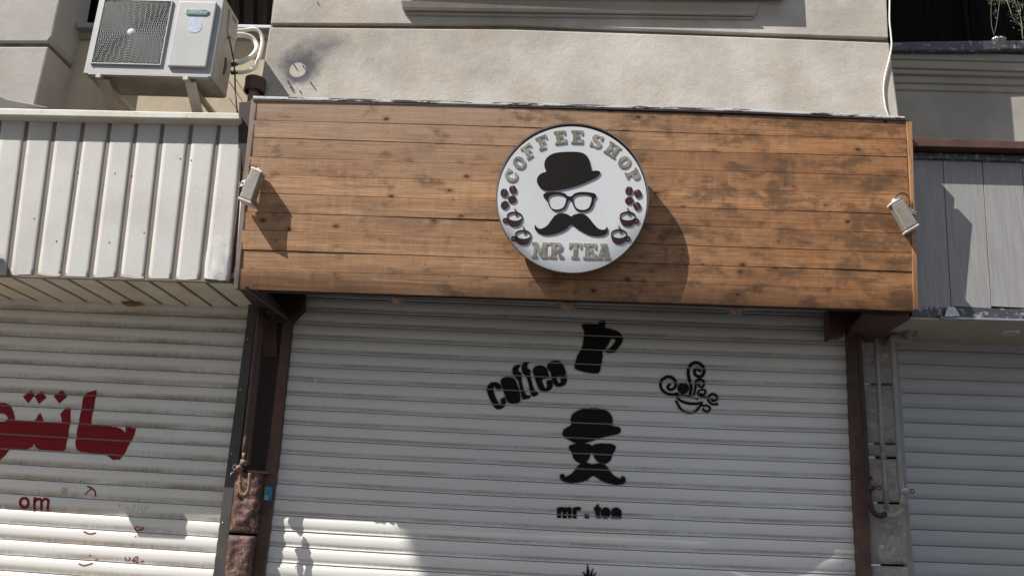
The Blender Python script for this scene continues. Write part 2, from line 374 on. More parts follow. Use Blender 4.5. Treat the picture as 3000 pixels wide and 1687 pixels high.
WOODO = M('rotten_wood', (.50, .28, .11), (.3, .15, .06), 20, .8)

# ------------------------------------------------------------------ street (setting)
b = B(); b.face([Vector(p) for p in ((-60, -60, -1.62), (60, -60, -1.62), (60, 14, -1.62), (-60, 14, -1.62))]); tag(b.build('road', ASPH), kind='structure')
b = B().box(-40, 40, 2.9, 6.4, -1.7, -1.5); tag(b.build('pavement', PAVE), kind='structure')

# ------------------------------------------------------------------ depths
YS, YW, YR = 5.65, 5.35, 5.70          # shutters, main wall face, left recess wall
FP = PL(5.0, .0791, 1.407)             # leaning wooden fascia
# ------------------------------------------------------------------ stone building
bld = root('stone_building', (0, 5.7, -1.5), 'pale weathered stone facade above and between the shop shutters, with a sooty mark', 'building')
def slab(name, pts, Y, th, mt, bevel=.006, parent=bld):
    return B().prism(pts, Y, th).build(name, mt, parent, bevel=bevel)
slab('wall', [(793, 70), (1000, -1300), (2540, -1300), (2603, 112), (2200, 99), (1500, 72)], YW, .5, PLASTER, .008)       # upper course
slab('wall', [(789, 80), (1500, 86), (2200, 109), (2606, 125), (2634, 337), (2645, 420), (735, 420)], YW, .5, PLASTER, .012)
slab('mortar_joint', [(796, 64), (1500, 66), (2200, 90), (2600, 105), (2603, 132), (2200, 118), (1500, 94), (793, 88)], YW+.028, .3, GROOVE, 0)
# ledge above: deep slab out of the picture's top plus the mouldings below it
zg = U(1500, 60, YW).z
L0 = U(1168, 0, 5.25).x; L1 = U(2306, 0, 5.25).x
led = B(); zb = zg + .205
led.box(L0, L1, YW-.10, YW, zb, zb+.35)
o = led.build('ledge', PLASTER_D, bld, bevel=.01)
def molding(x0l, x1l, ytl, ytr, ybl, ybr, yf):
    a0, a1 = U(x0l, ytl, yf), U(x1l, ytr, yf); b0, b1 = U(x0l+6, ybl, yf+.02), U(x1l-6, ybr, yf+.02)
    bk = Vector((0, 1, 0)); 
    return B().hexa([a0, a1, b1, b0], [Vector((p.x, YW+.001, p.z)) for p in (a0, a1, b1, b0)])
molding(1172, 2226, -2, 10, 26, 40, YW-.055).build('moulding', PLASTER_D, o, bevel=.012)
molding(1180, 2215, 27, 42, 34, 49, YW-.045).build('moulding', PLASTER_L, o, bevel=.006)
molding(1184, 2211, 35.5, 51, 45, 58, YW-.030).build('moulding', PLASTER_L, o, bevel=.006)
# bolts left in the wall around the soot mark
for (x, y, l) in ((862, 192, .02), (889, 196, .014), (846, 243, .03), (852, 258, .02), (912, 245, .026), (879, 268, .010), (931, 10, .010)):
    p = U(x, y, YW); B().tube([p+Vector((0, .01, 0)), p+Vector((0, -l, 0))], .0045, 6).build('bolt', M('rusty_bolt', (.22, .10, .08), None, 30, .7) if 'rusty_bolt' not in bpy.data.materials else bpy.data.materials['rusty_bolt'], bld)
# left recess back wall
slab('recess_wall', [(-900, 60), (215, 92), (800, 112), (800, 520), (-900, 520)], YR, .3, PLASTER_Y, 0)
slab('sill_band', [(215, 86), (800, 88), (800, 114), (212, 112)], YR-.03, .05, PLASTER_D, .004)
slab('window_sill', [(222, 66), (700, 72), (796, 74), (796, 83), (700, 82), (222, 80)], YR-.10, .12, GALV, .004)
win = slab('window', [(215, -200), (800, -200), (797, 76), (215, 74)], YR+.10, .05, DARK, 0)
b = B()
for i in range(44):                                                     # folded curtain behind the glass
    x = 215+i*13.5; yy = YR+.085+.012*math.sin(i*1.9)
    b.face([U(x, -200, yy), U(x+13.5, -200, YR+.085+.012*math.sin((i+1)*1.9)), U(x+13.5, 76, YR+.085+.012*math.sin((i+1)*1.9)), U(x, 76, yy)])
b.build('curtain', CURT, win)
slab('window_frame', [(793, 72), (818, -160), (832, -160), (803, 60)], YW+.05, .3, RIB, 0)
slab('recess_wall', [(215, 90), (215, -200), (-100, -200), (-100, 90)], YR-.003, .2, PLASTER_D, 0)
# left pilaster (two courses, front face and deep side)
YP = 5.36
def pil(pts, side):
    fr = [U(x, y, YP) for x, y in pts]; bk = [p+Vector((0, YR-YP+.05, 0)) for p in fr]
    return B().hexa(fr, bk)
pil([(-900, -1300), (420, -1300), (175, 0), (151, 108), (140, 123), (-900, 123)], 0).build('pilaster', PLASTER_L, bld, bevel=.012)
pil([(-900, 134), (142, 137), (100, 310), (70, 470), (-900, 470)], 0).build('pilaster', PLASTER_L, bld, bevel=.012)
fr = [U(x, y, YP+.025) for x, y in ((-900, 120), (141, 120), (137, 140), (-900, 138))]
B().hexa(fr, [p+Vector((0, .32, 0)) for p in fr]).build('mortar_joint', GROOVE, bld)
slab('drip_moulding', [(-900, 250), (0, 283), (20, 291), (60, 299), (100, 306), (150, 317), (-900, 345)], YP-.05, .1, BLACKBR, .004)
# right recess wall with cornice
YQ = 6.05
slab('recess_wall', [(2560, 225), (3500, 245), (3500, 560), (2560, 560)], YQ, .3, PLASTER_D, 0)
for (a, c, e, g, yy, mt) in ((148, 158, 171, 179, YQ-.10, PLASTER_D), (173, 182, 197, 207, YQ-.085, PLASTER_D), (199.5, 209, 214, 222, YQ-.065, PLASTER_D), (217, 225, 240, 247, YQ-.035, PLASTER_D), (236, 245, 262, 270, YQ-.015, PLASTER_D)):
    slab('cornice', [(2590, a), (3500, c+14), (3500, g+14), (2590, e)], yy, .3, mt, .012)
wr = slab('window', [(2560, -200), (3500, -200), (3500, 170), (2560, 160)], YQ+.25, .05, DARK, 0)
b = B()
for i in range(60):
    x = 2590+i*9; f = lambda j: YQ+.19+.006*math.sin(j*.9)+.003*math.sin(j*2.3)
    if 26 <= i <= 27 or 42 < i < 45: continue
    b.face([U(x, -200, f(i)), U(x+9, -200, f(i+1)), U(x+9, 150, f(i+1)), U(x, 150, f(i))])
b.build('curtain', CURT, wr)
slab('window_frame', [(2796, -200), (2818, -200), (2846, 140), (2838, 140)], YQ+.10, .04, DARK, .003, wr)
# handrail/sill pipe over the cornice
b = B(); b.prism([(2609, 123), (2850, 119), (3200, 117), (3200, 150), (2950, 146), (2850, 150), (2609, 148)], 5.90, .10)
o = b.build('window_ledge_sheet', METAL_D, None, origin=U(2800, 135, 5.74), bevel=.012)
tag(o, 'bent dark metal sheet lying along the cornice under the dark window, top right', 'metal sheet')
# ------------------------------------------------------------------ shutters
CF = {'C': [866.63159, 38.87582, .19598, 50.21893, 1.96069, -3.56147, -.37427], 'L': [904.66867, 38.93577, .19616, 41.7508, 1.52774, 0, 0], 'R': [931.28633, 40.59649, .20526, 35.06543, .26364, 0, 0]}
def seam(c, x, k):
    X = x/1000; c = CF[c]; return c[0]+c[1]*k+c[2]*k*k+c[3]*X+c[4]*X*k+c[5]*X*X+c[6]*X*X*k
def kof(c, x, y):
    k = 8.0
    for _ in range(12): k -= (seam(c, x, k)-y)/((seam(c, x, k+.5)-seam(c, x, k-.5)))
    return k
def lerp(pts, y):
    """pts: (y,x) ascending -> x"""
    if y <= pts[0][0]: (a, b_), (c, d) = pts[0], pts[1]
    elif y >= pts[-1][0]: (a, b_), (c, d) = pts[-2], pts[-1]
    else:
        for (a, b_), (c, d) in zip(pts, pts[1:]):
            if a <= y <= c: break
    return b_+(d-b_)*(y-a)/(c-a)
PRC = [(0, -.001), (.02, .002), (.06, .006), (.15, .0095), (.3, .012), (.5, .0115), (.62, .010), (.70, .0080), (.78, .0056), (.85, .0048), (.885, .0055), (.915, .0078), (.945, .0088), (.975, .007), (.99, .001)]
PRL = [(0, -.004), (.02, .001), (.07, .006), (.18, .0095), (.35, .0115), (.55, .011), (.72, .0085), (.86, .005), (.94, .0035), (.965, .0045), (.985, .002), (.995, -.002)]
PRR = [(0, -.003), (.02, .001), (.10, .004), (.3, .0065), (.5, .007), (.7, .0065), (.9, .004), (.965, .002), (.99, -.002)]
def prof(pr, f):
    for (a, b_), (c, d) in zip(pr, pr[1:]+[(1.0, pr[0][1])]):
        if a <= f <= c: return b_+(d-b_)*(f-a)/(c-a)
    return pr[0][1]
class Shut:
    def __init__(s, key, Y, pr, xl, xr): s.k, s.Y, s.pr, s.xl, s.xr = key, Y, pr, xl, xr
    def P(s, x, k, off=0):
        """surface point at picture column x (for height mapping) and slat coordinate k"""
        if k <= 18.0: p = U(x, seam(s.k, x, k), s.Y)
        else:
            a, c = U(x, seam(s.k, x, 18), s.Y), U(x, seam(s.k, x, 17), s.Y); p = a+(a-c)*(k-18)
        f = k-math.floor(k+1e-6)
        q = Vector((p.x*.9, math.floor(k+1e-6)*3.7, 0)); p.y = s.Y-prof(s.pr, max(0, f))-off-.0045*NZ.noise(Vector((p.x*.7, k*.23, 5)))-.0022*NZ.noise(q); p.z += .0035*NZ.noise(Vector((p.x*1.1, k*.9, 2))); return p
    def grid(s, k0, k1, nx):
        b = B(); ks = [k+f for k in range(k0, k1) for f, _ in s.pr]+[k1]; rows = []
        for k in ks:
            kk = min(k, 18)
            y = seam(s.k, (s.xl[0][1]+s.xr[0][1])/2, kk)
            for _ in range(3):
                x0 = lerp(s.xl, seam(s.k, lerp(s.xl, y), kk)); x1 = lerp(s.xr, seam(s.k, lerp(s.xr, y), kk))
            row = []
            for i in range(nx+1):
                x = x0+(x1-x0)*i/nx; p = s.P(x, k); row.append((p, (p.x, k)))
            rows.append(row)
        me_v = []; n = nx+1
        b.v = [tuple(p) for r_ in rows for p, _ in r_]
        for i in range(len(rows)-1):
            sm = True
            for j in range(nx):
                b.f.append([i*n+j, (i+1)*n+j, (i+1)*n+j+1, i*n+j+1]); b.sm.append(True)
                b.uv.append([rows[i][j][1], rows[i+1][j][1], rows[i+1][j+1][1], rows[i][j+1][1]])
        # seams read as creases: fix wrap of the slat coordinate
        return b.mesh('slats', False)
def spans(polys, v):
    """even-odd spans of one loop-set at row v"""
    xs = []
    for lp in polys:
        n = len(lp)
        for i in range(n):
            (x0, y0), (x1, y1) = lp[i], lp[(i+1) % n]
            if (y0 <= v) != (y1 <= v): xs.append(x0+(x1-x0)*(v-y0)/(y1-y0))
    xs.sort(); return list(zip(xs[::2], xs[1::2]))
def drape(name, shapes, sh, mt, parent, grow=0, off=.0016, sub=28, skip=0, wob=0, gap=True, seed=1):
    """paint that follows the corrugated slats; shapes: list of loop-sets in picture pixels"""
    rnd = random.Random(seed); S2 = []
    for ls in shapes:
        S2.append([[(x, kof(sh.k, x, y)) for x, y in lp] for lp in ls])
    ks = [k for ls in S2 for lp in ls for _, k in lp]
    i0, i1 = math.floor(min(ks)*sub)-1, math.ceil(max(ks)*sub)+1
    b = B(); gk = grow/42.0
    for i in range(i0, i1):
        ka, kb = i/sub, (i+1)/sub; km = (ka+kb)/2
        if gap and (km % 1 > .975 or km % 1 < .02): continue
        rs = []
        for ls in S2:
            if grow:
                for dk in (-gk, -gk/2, 0, gk/2, gk):
                    e = grow*math.sqrt(max(0, 1-(dk/gk)**2)); rs += [(a-e, c+e) for a, c in spans(ls, km+dk)]
            else: rs += spans(ls, km)
        rs.sort(); mg = []
        for a, c in rs:
            if mg and a <= mg[-1][1]: mg[-1][1] = max(mg[-1][1], c)
            else: mg.append([a, c])
        for a, c in mg:
            if wob: a += rnd.uniform(-wob, wob); c += rnd.uniform(-wob, wob)
            if c-a < .8: continue
            b.face([sh.P(a, ka+1e-5, off), sh.P(a, kb-1e-5, off), sh.P(c, kb-1e-5, off), sh.P(c, ka+1e-5, off)])
    if not b.f: return None
    me = b.mesh(name, False); c = sum((v.co for v in me.vertices), Vector())/len(me.vertices)
    return link(name, me, mt, parent, origin=c)
def stroke(pts, wd, closed=False, k=4):
    """polyline -> list of loop-sets (quads and discs) to be united"""
    pts = smoothpoly(pts, k, closed) if len(pts) > 2 else pts; out = []; n = len(pts)
    for i in range(n if closed else n-1):
        (x0, y0), (x1, y1) = pts[i], pts[(i+1) % n]; d = math.hypot(x1-x0, y1-y0)
        if d < 1e-6: continue
        nx, ny = -(y1-y0)/d*wd/2, (x1-x0)/d*wd/2
        out.append([[(x0+nx, y0+ny), (x1+nx, y1+ny), (x1-nx, y1-ny), (x0-nx, y0-ny)]])
    for x, y in pts: out.append([ell(x, y, wd/2, wd/2, 10)])
    return out
def zz(pts, ox, oy, s_): return [(x/s_+ox, y/s_+oy) for x, y in pts]
# centre
shC = Shut('C', YS, PRC, [(820, 862), (945, 857), (1237, 825), (1460, 799), (1687, 770)], [(920, 2560), (990, 2540), (1226, 2556), (1687, 2580)])
rc = root('roller_shutter', U(1650, 1687, YS)*1.0, 'wide off-white corrugated roller shutter with black stencils, under the wooden fascia', 'roller shutter')
rc.location.z = -1.5
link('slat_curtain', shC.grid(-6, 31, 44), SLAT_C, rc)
zA = lambda p: zz(p, 1400, 900, 3.22); zB = lambda p: zz(p, 1400, 1237, 3.22)
def sten(name, shapes, label=None, seed=1):
    o = drape(name, shapes, shC, SPRAY, rc, wob=.15, grow=.8, seed=seed); h = drape('overspray', shapes, shC, HALO, o, grow=4, off=.0010, wob=.3, gap=False, seed=seed+9, sub=24)
    if label: o['label'] = label
    return o
POT = [[smoothpoly(zA([(980, 168), (1060, 166), (1135, 166), (1145, 138), (1180, 126), (1203, 142), (1196, 178), (1203, 200), (1262, 215), (1330, 240), (1364, 290), (1352, 340), (1310, 395), (1285, 425), (1215, 430), (1205, 408), (1240, 396), (1272, 360), (1302, 308), (1255, 296), (1235, 340), (1200, 390), (1170, 432), (1175, 460), (1160, 540), (1146, 606), (1110, 625), (1000, 610), (925, 585), (915, 560), (935, 470), (968, 420), (990, 370), (1000, 290), (1005, 230)]), 2)]]
sten('stencil_coffee_pot', POT, 'black stencil of a stovetop coffee pot', 2)
CO = [zA(p) for p in (
 [(95, 745), (130, 715), (180, 712), (215, 740), (215, 775), (185, 780), (160, 745), (145, 755), (150, 810), (175, 870), (205, 915), (225, 900), (220, 870), (255, 855), (262, 900), (240, 945), (200, 960), (165, 950), (135, 900), (105, 840), (90, 790)],
 [(218, 700), (245, 670), (300, 662), (345, 680), (370, 730), (395, 810), (400, 870), (380, 900), (320, 905), (280, 885), (255, 820), (230, 750)],
 [(328, 595), (345, 560), (400, 545), (385, 575), (380, 600), (400, 620), (412, 650), (410, 700), (440, 800), (460, 830), (490, 835), (490, 855), (425, 870), (420, 850), (405, 800), (385, 700), (350, 660), (335, 635)],
 [(415, 570), (430, 530), (485, 512), (465, 545), (470, 580), (500, 600), (490, 625), (500, 680), (530, 780), (565, 810), (560, 825), (510, 838), (480, 720), (455, 650), (425, 620)],
 [(520, 600), (545, 562), (600, 552), (645, 580), (665, 640), (665, 665), (610, 680), (605, 700), (620, 740), (640, 770), (655, 740), (650, 700), (690, 690), (705, 730), (690, 770), (640, 792), (590, 780), (560, 730), (540, 670)],
 [(655, 560), (680, 520), (740, 505), (790, 530), (825, 600), (820, 640), (750, 655), (740, 680), (765, 720), (785, 700), (780, 660), (830, 650), (838, 690), (815, 735), (760, 750), (720, 730), (700, 680), (690, 620), (665, 590)])]
for i, p in enumerate(CO): sten('stencil_letter', [[smoothpoly(p, 2)]], None, 30+i)
SW = []
for pts, wd in (([(1880, 815), (1835, 826), (1778, 812), (1735, 778), (1720, 730), (1738, 682), (1782, 656), (1830, 662), (1862, 700), (1862, 745), (1835, 775), (1800, 775), (1788, 748), (1808, 728)], 22),
 ([(2000, 820), (2010, 760), (1998, 700), (1983, 640), (1985, 590), (2010, 542), (2060, 525), (2110, 550), (2130, 600), (2115, 645), (2080, 655), (2045, 635), (2042, 602), (2065, 582), (2092, 600)], 24),
 ([(2035, 825), (2050, 760), (2055, 700), (2080, 680), (2120, 690), (2130, 725), (2110, 755), (2080, 740), (2085, 715)], 17),
 ([(2150, 850), (2100, 840), (2072, 812), (2090, 785), (2130, 780), (2145, 805), (2120, 830), (2100, 815)], 15),
 ([(2255, 915), (2205, 915), (2172, 880), (2180, 840), (2215, 820), (2250, 840), (2255, 868), (2215, 885), (2200, 865)], 17),
 ([(1875, 835), (1930, 830), (2000, 845), (2070, 868)], 9), ([(1878, 845), (1905, 880), (1970, 905), (2050, 913), (2108, 903)], 20),
 ([(2108, 908), (2080, 950), (2040, 988), (1985, 995), (1915, 962), (1868, 888)], 16), ([(2108, 928), (2160, 930), (2188, 955), (2168, 983), (2132, 975), (2125, 958)], 15)):
    SW += stroke(zA(pts), wd/3.22)
SW.append([ell(1400+1935/3.22, 900+765/3.22, 17, 16.5)])
sten('stencil_coffee_cup', SW, 'black stencil of a cup drawn with swirling letters of coffee', 4)
HAT = smoothpoly(zA([(800, 1190), (820, 1150), (880, 1112), (878, 1060), (895, 1010), (950, 975), (1020, 955), (1100, 950), (1180, 965), (1240, 1000), (1268, 1060), (1268, 1120), (1320, 1130), (1345, 1155), (1330, 1190), (1270, 1205), (1180, 1225), (1090, 1255), (1000, 1280), (920, 1280), (860, 1250), (815, 1220)]), 3)
GLS = smoothpoly(zB([(858, 240), (880, 215), (960, 200), (1050, 207), (1077, 227), (1100, 210), (1180, 200), (1270, 210), (1300, 240), (1270, 290), (1255, 340), (1225, 375), (1180, 385), (1130, 365), (1100, 330), (1088, 290), (1074, 284), (1060, 290), (1050, 330), (1025, 365), (980, 380), (930, 365), (900, 330), (890, 285)]), 2)
MOU = smoothpoly(zB([(775, 500), (795, 487), (812, 495), (820, 515), (850, 505), (890, 480), (930, 430), (970, 385), (1020, 375), (1075, 395), (1130, 385), (1190, 395), (1225, 430), (1260, 480), (1300, 515), (1345, 530), (1355, 510), (1375, 512), (1390, 540), (1375, 575), (1310, 588), (1240, 575), (1160, 545), (1085, 500), (1030, 540), (950, 565), (860, 568), (800, 550), (780, 525)]), 2)
sten('stencil_hat', [[HAT]], 'black stencil of a bowler hat', 5)
sten('stencil_glasses', [[GLS]], 'black stencil of dark glasses', 6)
sten('stencil_moustache', [[MOU]], 'black stencil of a curled moustache', 7)
MR = []
for x in (767, 818, 865): MR.append([zB([(x-16, 806), (x+16, 806), (x+16, 898), (x-16, 898)])])
MR += [[zB([(750, 805), (870, 803), (884, 822), (884, 845), (750, 840)])], [zB([(896, 806), (928, 806), (928, 898), (896, 898)])]] + stroke(zB([(915, 830), (935, 812), (955, 816)]), 9)
MRn = len(MR)
MR += [[zB([(1009, 866), (1044, 866), (1044, 899), (1009, 899)])], [zB([(1112, 790), (1135, 772), (1142, 800), (1160, 805), (1158, 835), (1145, 840), (1150, 880), (1160, 890), (1150, 902), (1118, 896), (1112, 840), (1095, 825), (1098, 808)])]]
MR += [[ell(1400+1205/3.22, 1237+853/3.22, 14, 15.5)], [ell(1400+1300/3.22, 1237+845/3.22, 13.5, 13)], [zB([(1318, 815), (1350, 830), (1352, 902), (1260, 900), (1262, 860)])]]
sten('stencil_lettering', MR[:MRn], 'black stencil letters mr', 8); sten('stencil_dot', MR[MRn:MRn+1], None, 8); sten('stencil_lettering', MR[MRn+1:], 'black stencil letters tea', 8)
sten('stencil_plant', [[zB(p)] for p in ([(1033, 1333), (1048, 1400), (1052, 1500), (1020, 1500), (1028, 1400)], [(988, 1406), (1030, 1440), (1050, 1500), (1010, 1500), (1005, 1440)], [(1084, 1374), (1070, 1450), (1060, 1500), (1035, 1500), (1060, 1430)], [(1112, 1416), (1085, 1460), (1060, 1510), (1040, 1500), (1070, 1450)], [(955, 1448), (1000, 1460), (1040, 1500), (990, 1530), (1100, 1530), (1150, 1455), (1090, 1470), (1040, 1480)])], 'tip of a black stencil of spiky leaves', 9)
# chipped white spot
drape('paint_chip', [[[(918, 1120), (924, 1107), (932, 1120)]]], shC, M('chip_white', (.85, .87, .85), None, 5, .5), rc, gap=False)
# left
shL = Shut('L', YS, PRL, [(800, -420), (1700, -420)], [(933, 726), (1265, 681), (1395, 662), (1666, 628)])
rl = root('roller_shutter', (-3.2, YS, -1.5), 'dirty off-white roller shutter with large red lettering, below the white panelled fascia', 'roller shutter')
link('slat_curtain', shL.grid(-6, 31, 30), SLAT_L, rl)
z3 = lambda p: zz(p, 0, 850, 3.22); z4 = lambda p: zz(p, 0, 1237, 3.22)
big = z3([(797, 990), (830, 965), (920, 940), (913, 1000), (905, 1060), (885, 1150), (865, 1262), (960, 1272), (1060, 1284), (1105, 1288), (1150, 1305), (1192, 1342), (1190, 1286), (1290, 1300), (1278, 1360), (1240, 1430), (1195, 1520), (1135, 1598), (1072, 1598), (1030, 1570), (990, 1546), (880, 1538), (760, 1526), (726, 1500), (718, 1430), (735, 1320), (765, 1180), (787, 1050)])
mid = z3([(150, 1230), (235, 1233), (320, 1236), (350, 1215), (372, 1172), (395, 1162), (408, 1190), (417, 1236), (500, 1242), (585, 1247), (590, 1215), (577, 1172), (610, 1130), (655, 1102), (675, 1130), (678, 1190), (665, 1290), (645, 1410), (628, 1498), (600, 1516), (500, 1514), (380, 1506), (347, 1484), (332, 1452), (312, 1478), (255, 1500), (100, 1500), (62, 1560), (0, 1610), (-120, 1655), (-290, 1650), (-330, 1600), (-240, 1590), (-150, 1500), (-170, 1400), (-150, 1250), (-120, 1140), (-60, 1078), (0, 1060), (60, 1062), (108, 1090), (138, 1140), (148, 1190)])
hole = ell(28/3.22, 850+1203/3.22, 16, 12)
for shp in ([big], [mid, hole]): drape('red_letter', [shp], shL, RED, rl, wob=.15)
for shp in ([z3([(225, 1000), (297, 943), (338, 993), (275, 1072)])], [z3([(333, 995), (397, 949), (450, 1015), (375, 1078)])], [z3([(513, 995), (593, 938), (643, 1005), (568, 1075)])], [z3([(-40, 990), (2, 997), (-10, 1005)])]): drape('letter_dot', [shp], shL, RED, rl, wob=.15)
drape('red_letter', stroke(z4(ell(240, 757, 39, 44, 20)), 27/3.22, True, 1), shL, RED, rl, wob=.1); tx = []
for p in ([(338, 712), (330, 830)], [(342, 745), (365, 722), (392, 728), (402, 750), (395, 828)], [(404, 748), (430, 722), (458, 728), (466, 750), (452, 832)]): tx += stroke(z4(p), 26/3.22)
drape('letter_dot', [[ell(0, 1237+788/3.22, 4, 4)]], shL, RED, rl); drape('red_letter', tx, shL, RED, rl, wob=.1)
sc = []
for p, wd in (([(835, 605), (870, 618), (905, 650), (908, 688)], 15), ([(872, 625), (838, 650), (810, 680)], 11), ([(798, 1027), (850, 1049), (907, 1040)], 13), ([(755, 1330), (805, 1346), (880, 1324)], 13), ([(848, 1255), (860, 1249)], 10), ([(903, 1293), (928, 1287)], 9),
 ([(1315, 983), (1285, 990), (1277, 1008), (1300, 1020), (1328, 1012), (1336, 985), (1332, 1012), (1358, 1000), (1360, 988)], 11), ([(1285, 1075), (1289, 1076)], 12), ([(1190, 1268), (1188, 1290), (1208, 1302), (1228, 1290), (1230, 1268)], 9), ([(1248, 1305), (1285, 1268), (1308, 1266), (1300, 1290), (1262, 1306), (1312, 1318)], 9), ([(1332, 1312), (1364, 1302)], 10), ([(612, 615), (592, 635), (605, 660), (635, 650), (640, 620), (612, 640)], 5), ([(755, 560), (770, 552)], 7)):
    drape('red_scribble', stroke(z4(p), wd/3.22), shL, RED, rl)
sc = []
for p in ([(1090, 770), (1140, 775), (1130, 800)], [(1190, 832), (1210, 790), (1232, 832)], [(1250, 785), (1278, 800), (1290, 780)], [(1272, 800), (1266, 842)], [(1292, 862), (1330, 790)], [(1350, 785), (1348, 840)], [(1368, 840), (1378, 795), (1402, 805), (1404, 785)]): drape('pencil_stroke', stroke(z4(p), 1.4, False, 2), shL, PENCIL, rl, sub=24)
# right
shR = Shut('R', 5.76, PRR, [(1000, 2600), (1191, 2618), (1450, 2634), (1687, 2655)], [(1000, 3420), (1700, 3420)])
rr = root('roller_shutter', (3.2, 5.76, -1.5), 'plain grey roller shutter in shade, below the grey panelled fascia', 'roller shutter')
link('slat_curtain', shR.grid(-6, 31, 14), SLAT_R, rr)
# guides
def strip(name, edge, Y, th, mt, parent, bevel=.003):
    """edge: list of (y, xleft, xright)"""
    b = B()
    for (a, l0, r0), (c, l1, r1) in zip(edge, edge[1:]):
        fr = [U(l0, a, Y), U(r0, a, Y), U(r1, c, Y), U(l1, c, Y)]; b.hexa(fr, [p+Vector((0, th, 0)) for p in fr])
    return b.build(name, mt, parent, bevel=bevel)
def ext(edge, n=2500):
    (a, l0, r0), (c, l1, r1) = edge[-2:]; t = (n-c)/(c-a); return edge+[(n, l1+(l1-l0)*t, r1+(r1-r0)*t)]
strip('guide_rail', ext([(880, 729, 756), (950, 721, 747), (1300, 673, 705), (1470, 650, 681), (1687, 625, 657)]), 5.56, .13, BLACKBR, rl)
strip('guide_rail', ext([(880, 836, 862), (950, 829, 855), (1300, 789, 820), (1500, 758, 795), (1687, 740, 772)]), 5.60, .09, BROWN, rc)
strip('guide_rail', ext([(960, 2484, 2512), (1220, 2494, 2530), (1450, 2504, 2542), (1687, 2518, 2555)]), 5.58, .12, BROWN, rc)
strip('guide_rail', ext([(960, 2602, 2626), (1191, 2618, 2644), (1450, 2634, 2660), (1687, 2652, 2680)]), 5.66, .15, GREYP, rr)
for x, y in ((725, 993), (704, 1140), (678, 1328), (652.5, 1530)):
    p = U(x, y, 5.56); B().lathe(p, [(.0001, .004), (.004, .003), (.005, 0)], 8, Vector((0, -1, 0))).build('screw', SILV, rl)
# stone piers (parts of the building)
def rough_block(pts, Y, th, mt, amp=.017, nx=10, ny=22, seed=0):
    """displaced rock-faced block from 4 px corners tl,tr,br,bl"""
    from mathutils import noise
    b = B(); g = []
    for j in range(ny+1):
        r_ = []
        for i in range(nx+1):
            s_, t = i/nx, j/ny
            x = (pts[0][0]*(1-s_)+pts[1][0]*s_)*(1-t)+(pts[3][0]*(1-s_)+pts[2][0]*s_)*t
            y = (pts[0][1]*(1-s_)+pts[1][1]*s_)*(1-t)+(pts[3][1]*(1-s_)+pts[2][1]*s_)*t
            p = U(x, y, Y); e = min(s_, 1-s_, t*2, (1-t)*2); k = min(1, e*7)
            d = noise.noise(p*22+Vector((seed, 0, 0)))*amp+noise.noise(p*55)*amp*.6+abs(noise.noise(p*9))*amp
            p.y -= (k*.012+d*k); p.x += noise.noise(p*30)*.004*(1-k); r_.append(p)
        g.append(r_)
    for j in range(ny):
        for i in range(nx): b.face([g[j][i], g[j+1][i], g[j+1][i+1], g[j][i+1]], sm=True)
    rim = [g[0][i] for i in range(nx+1)]+[g[j][nx] for j in range(1, ny+1)]+[g[ny][i] for i in range(nx-1, -1, -1)]+[g[j][0] for j in range(ny-1, 0, -1)]
    for a, c in zip(rim, rim[1:]+rim[:1]): b.face([a, c, c+Vector((0, th, 0)), a+Vector((0, th, 0))])
    return b.mesh('stone_block')
pb = link('pier', B().prism([(735, 860), (850, 860), (770, 1760), (640, 1760)], 5.655, .3).mesh('p'), BROWN_D, bld)
link('stone_block', rough_block([(692, 1382), (768, 1386), (748, 1562), (672, 1558)], 5.545, .12, STONE_B, seed=1), STONE_B, pb)
link('stone_block', rough_block([(670, 1566), (746, 1570), (722, 1760), (648, 1756)], 5.545, .12, STONE_B, seed=2), STONE_B, pb)
link('stone_block', rough_block([(646, 1764), (720, 1768), (640, 2450), (560, 2450)], 5.545, .12, STONE_B, ny=40, seed=3), STONE_B, pb)
B().prism([(770, 930), (812, 930), (810, 1045), (770, 1045)], 5.64, .02).build('board', RUST, pb)
B().prism([(726, 1376), (787, 1381), (787, 1387), (726, 1383)], 5.56, .06).build('angle_iron', RUST_L, pb)
pr = link('pier', B().prism([(2500, 940), (2612, 940), (2660, 1760), (2530, 1760)], 5.74, .3).mesh('p'), BROWN_D, bld)
ys = [(940, 1122), (1126, 1296), (1300, 1335), (1342, 1468), (1474, 1650), (1656, 1800), (1806, 2450)]
def xr(y): return 2508+(y-940)*.062, 2615+(y-940)*.065
for i, (a, c) in enumerate(ys):
    l0, r0 = xr(a); l1, r1 = xr(c)
    link('stone_block', rough_block([(l0, a), (r0, a+3), (r1, c+3), (l1, c)], 5.64, .12, STONE_G, .014, 12, max(6, int((c-a)/7)), i*3), STONE_G, pr)
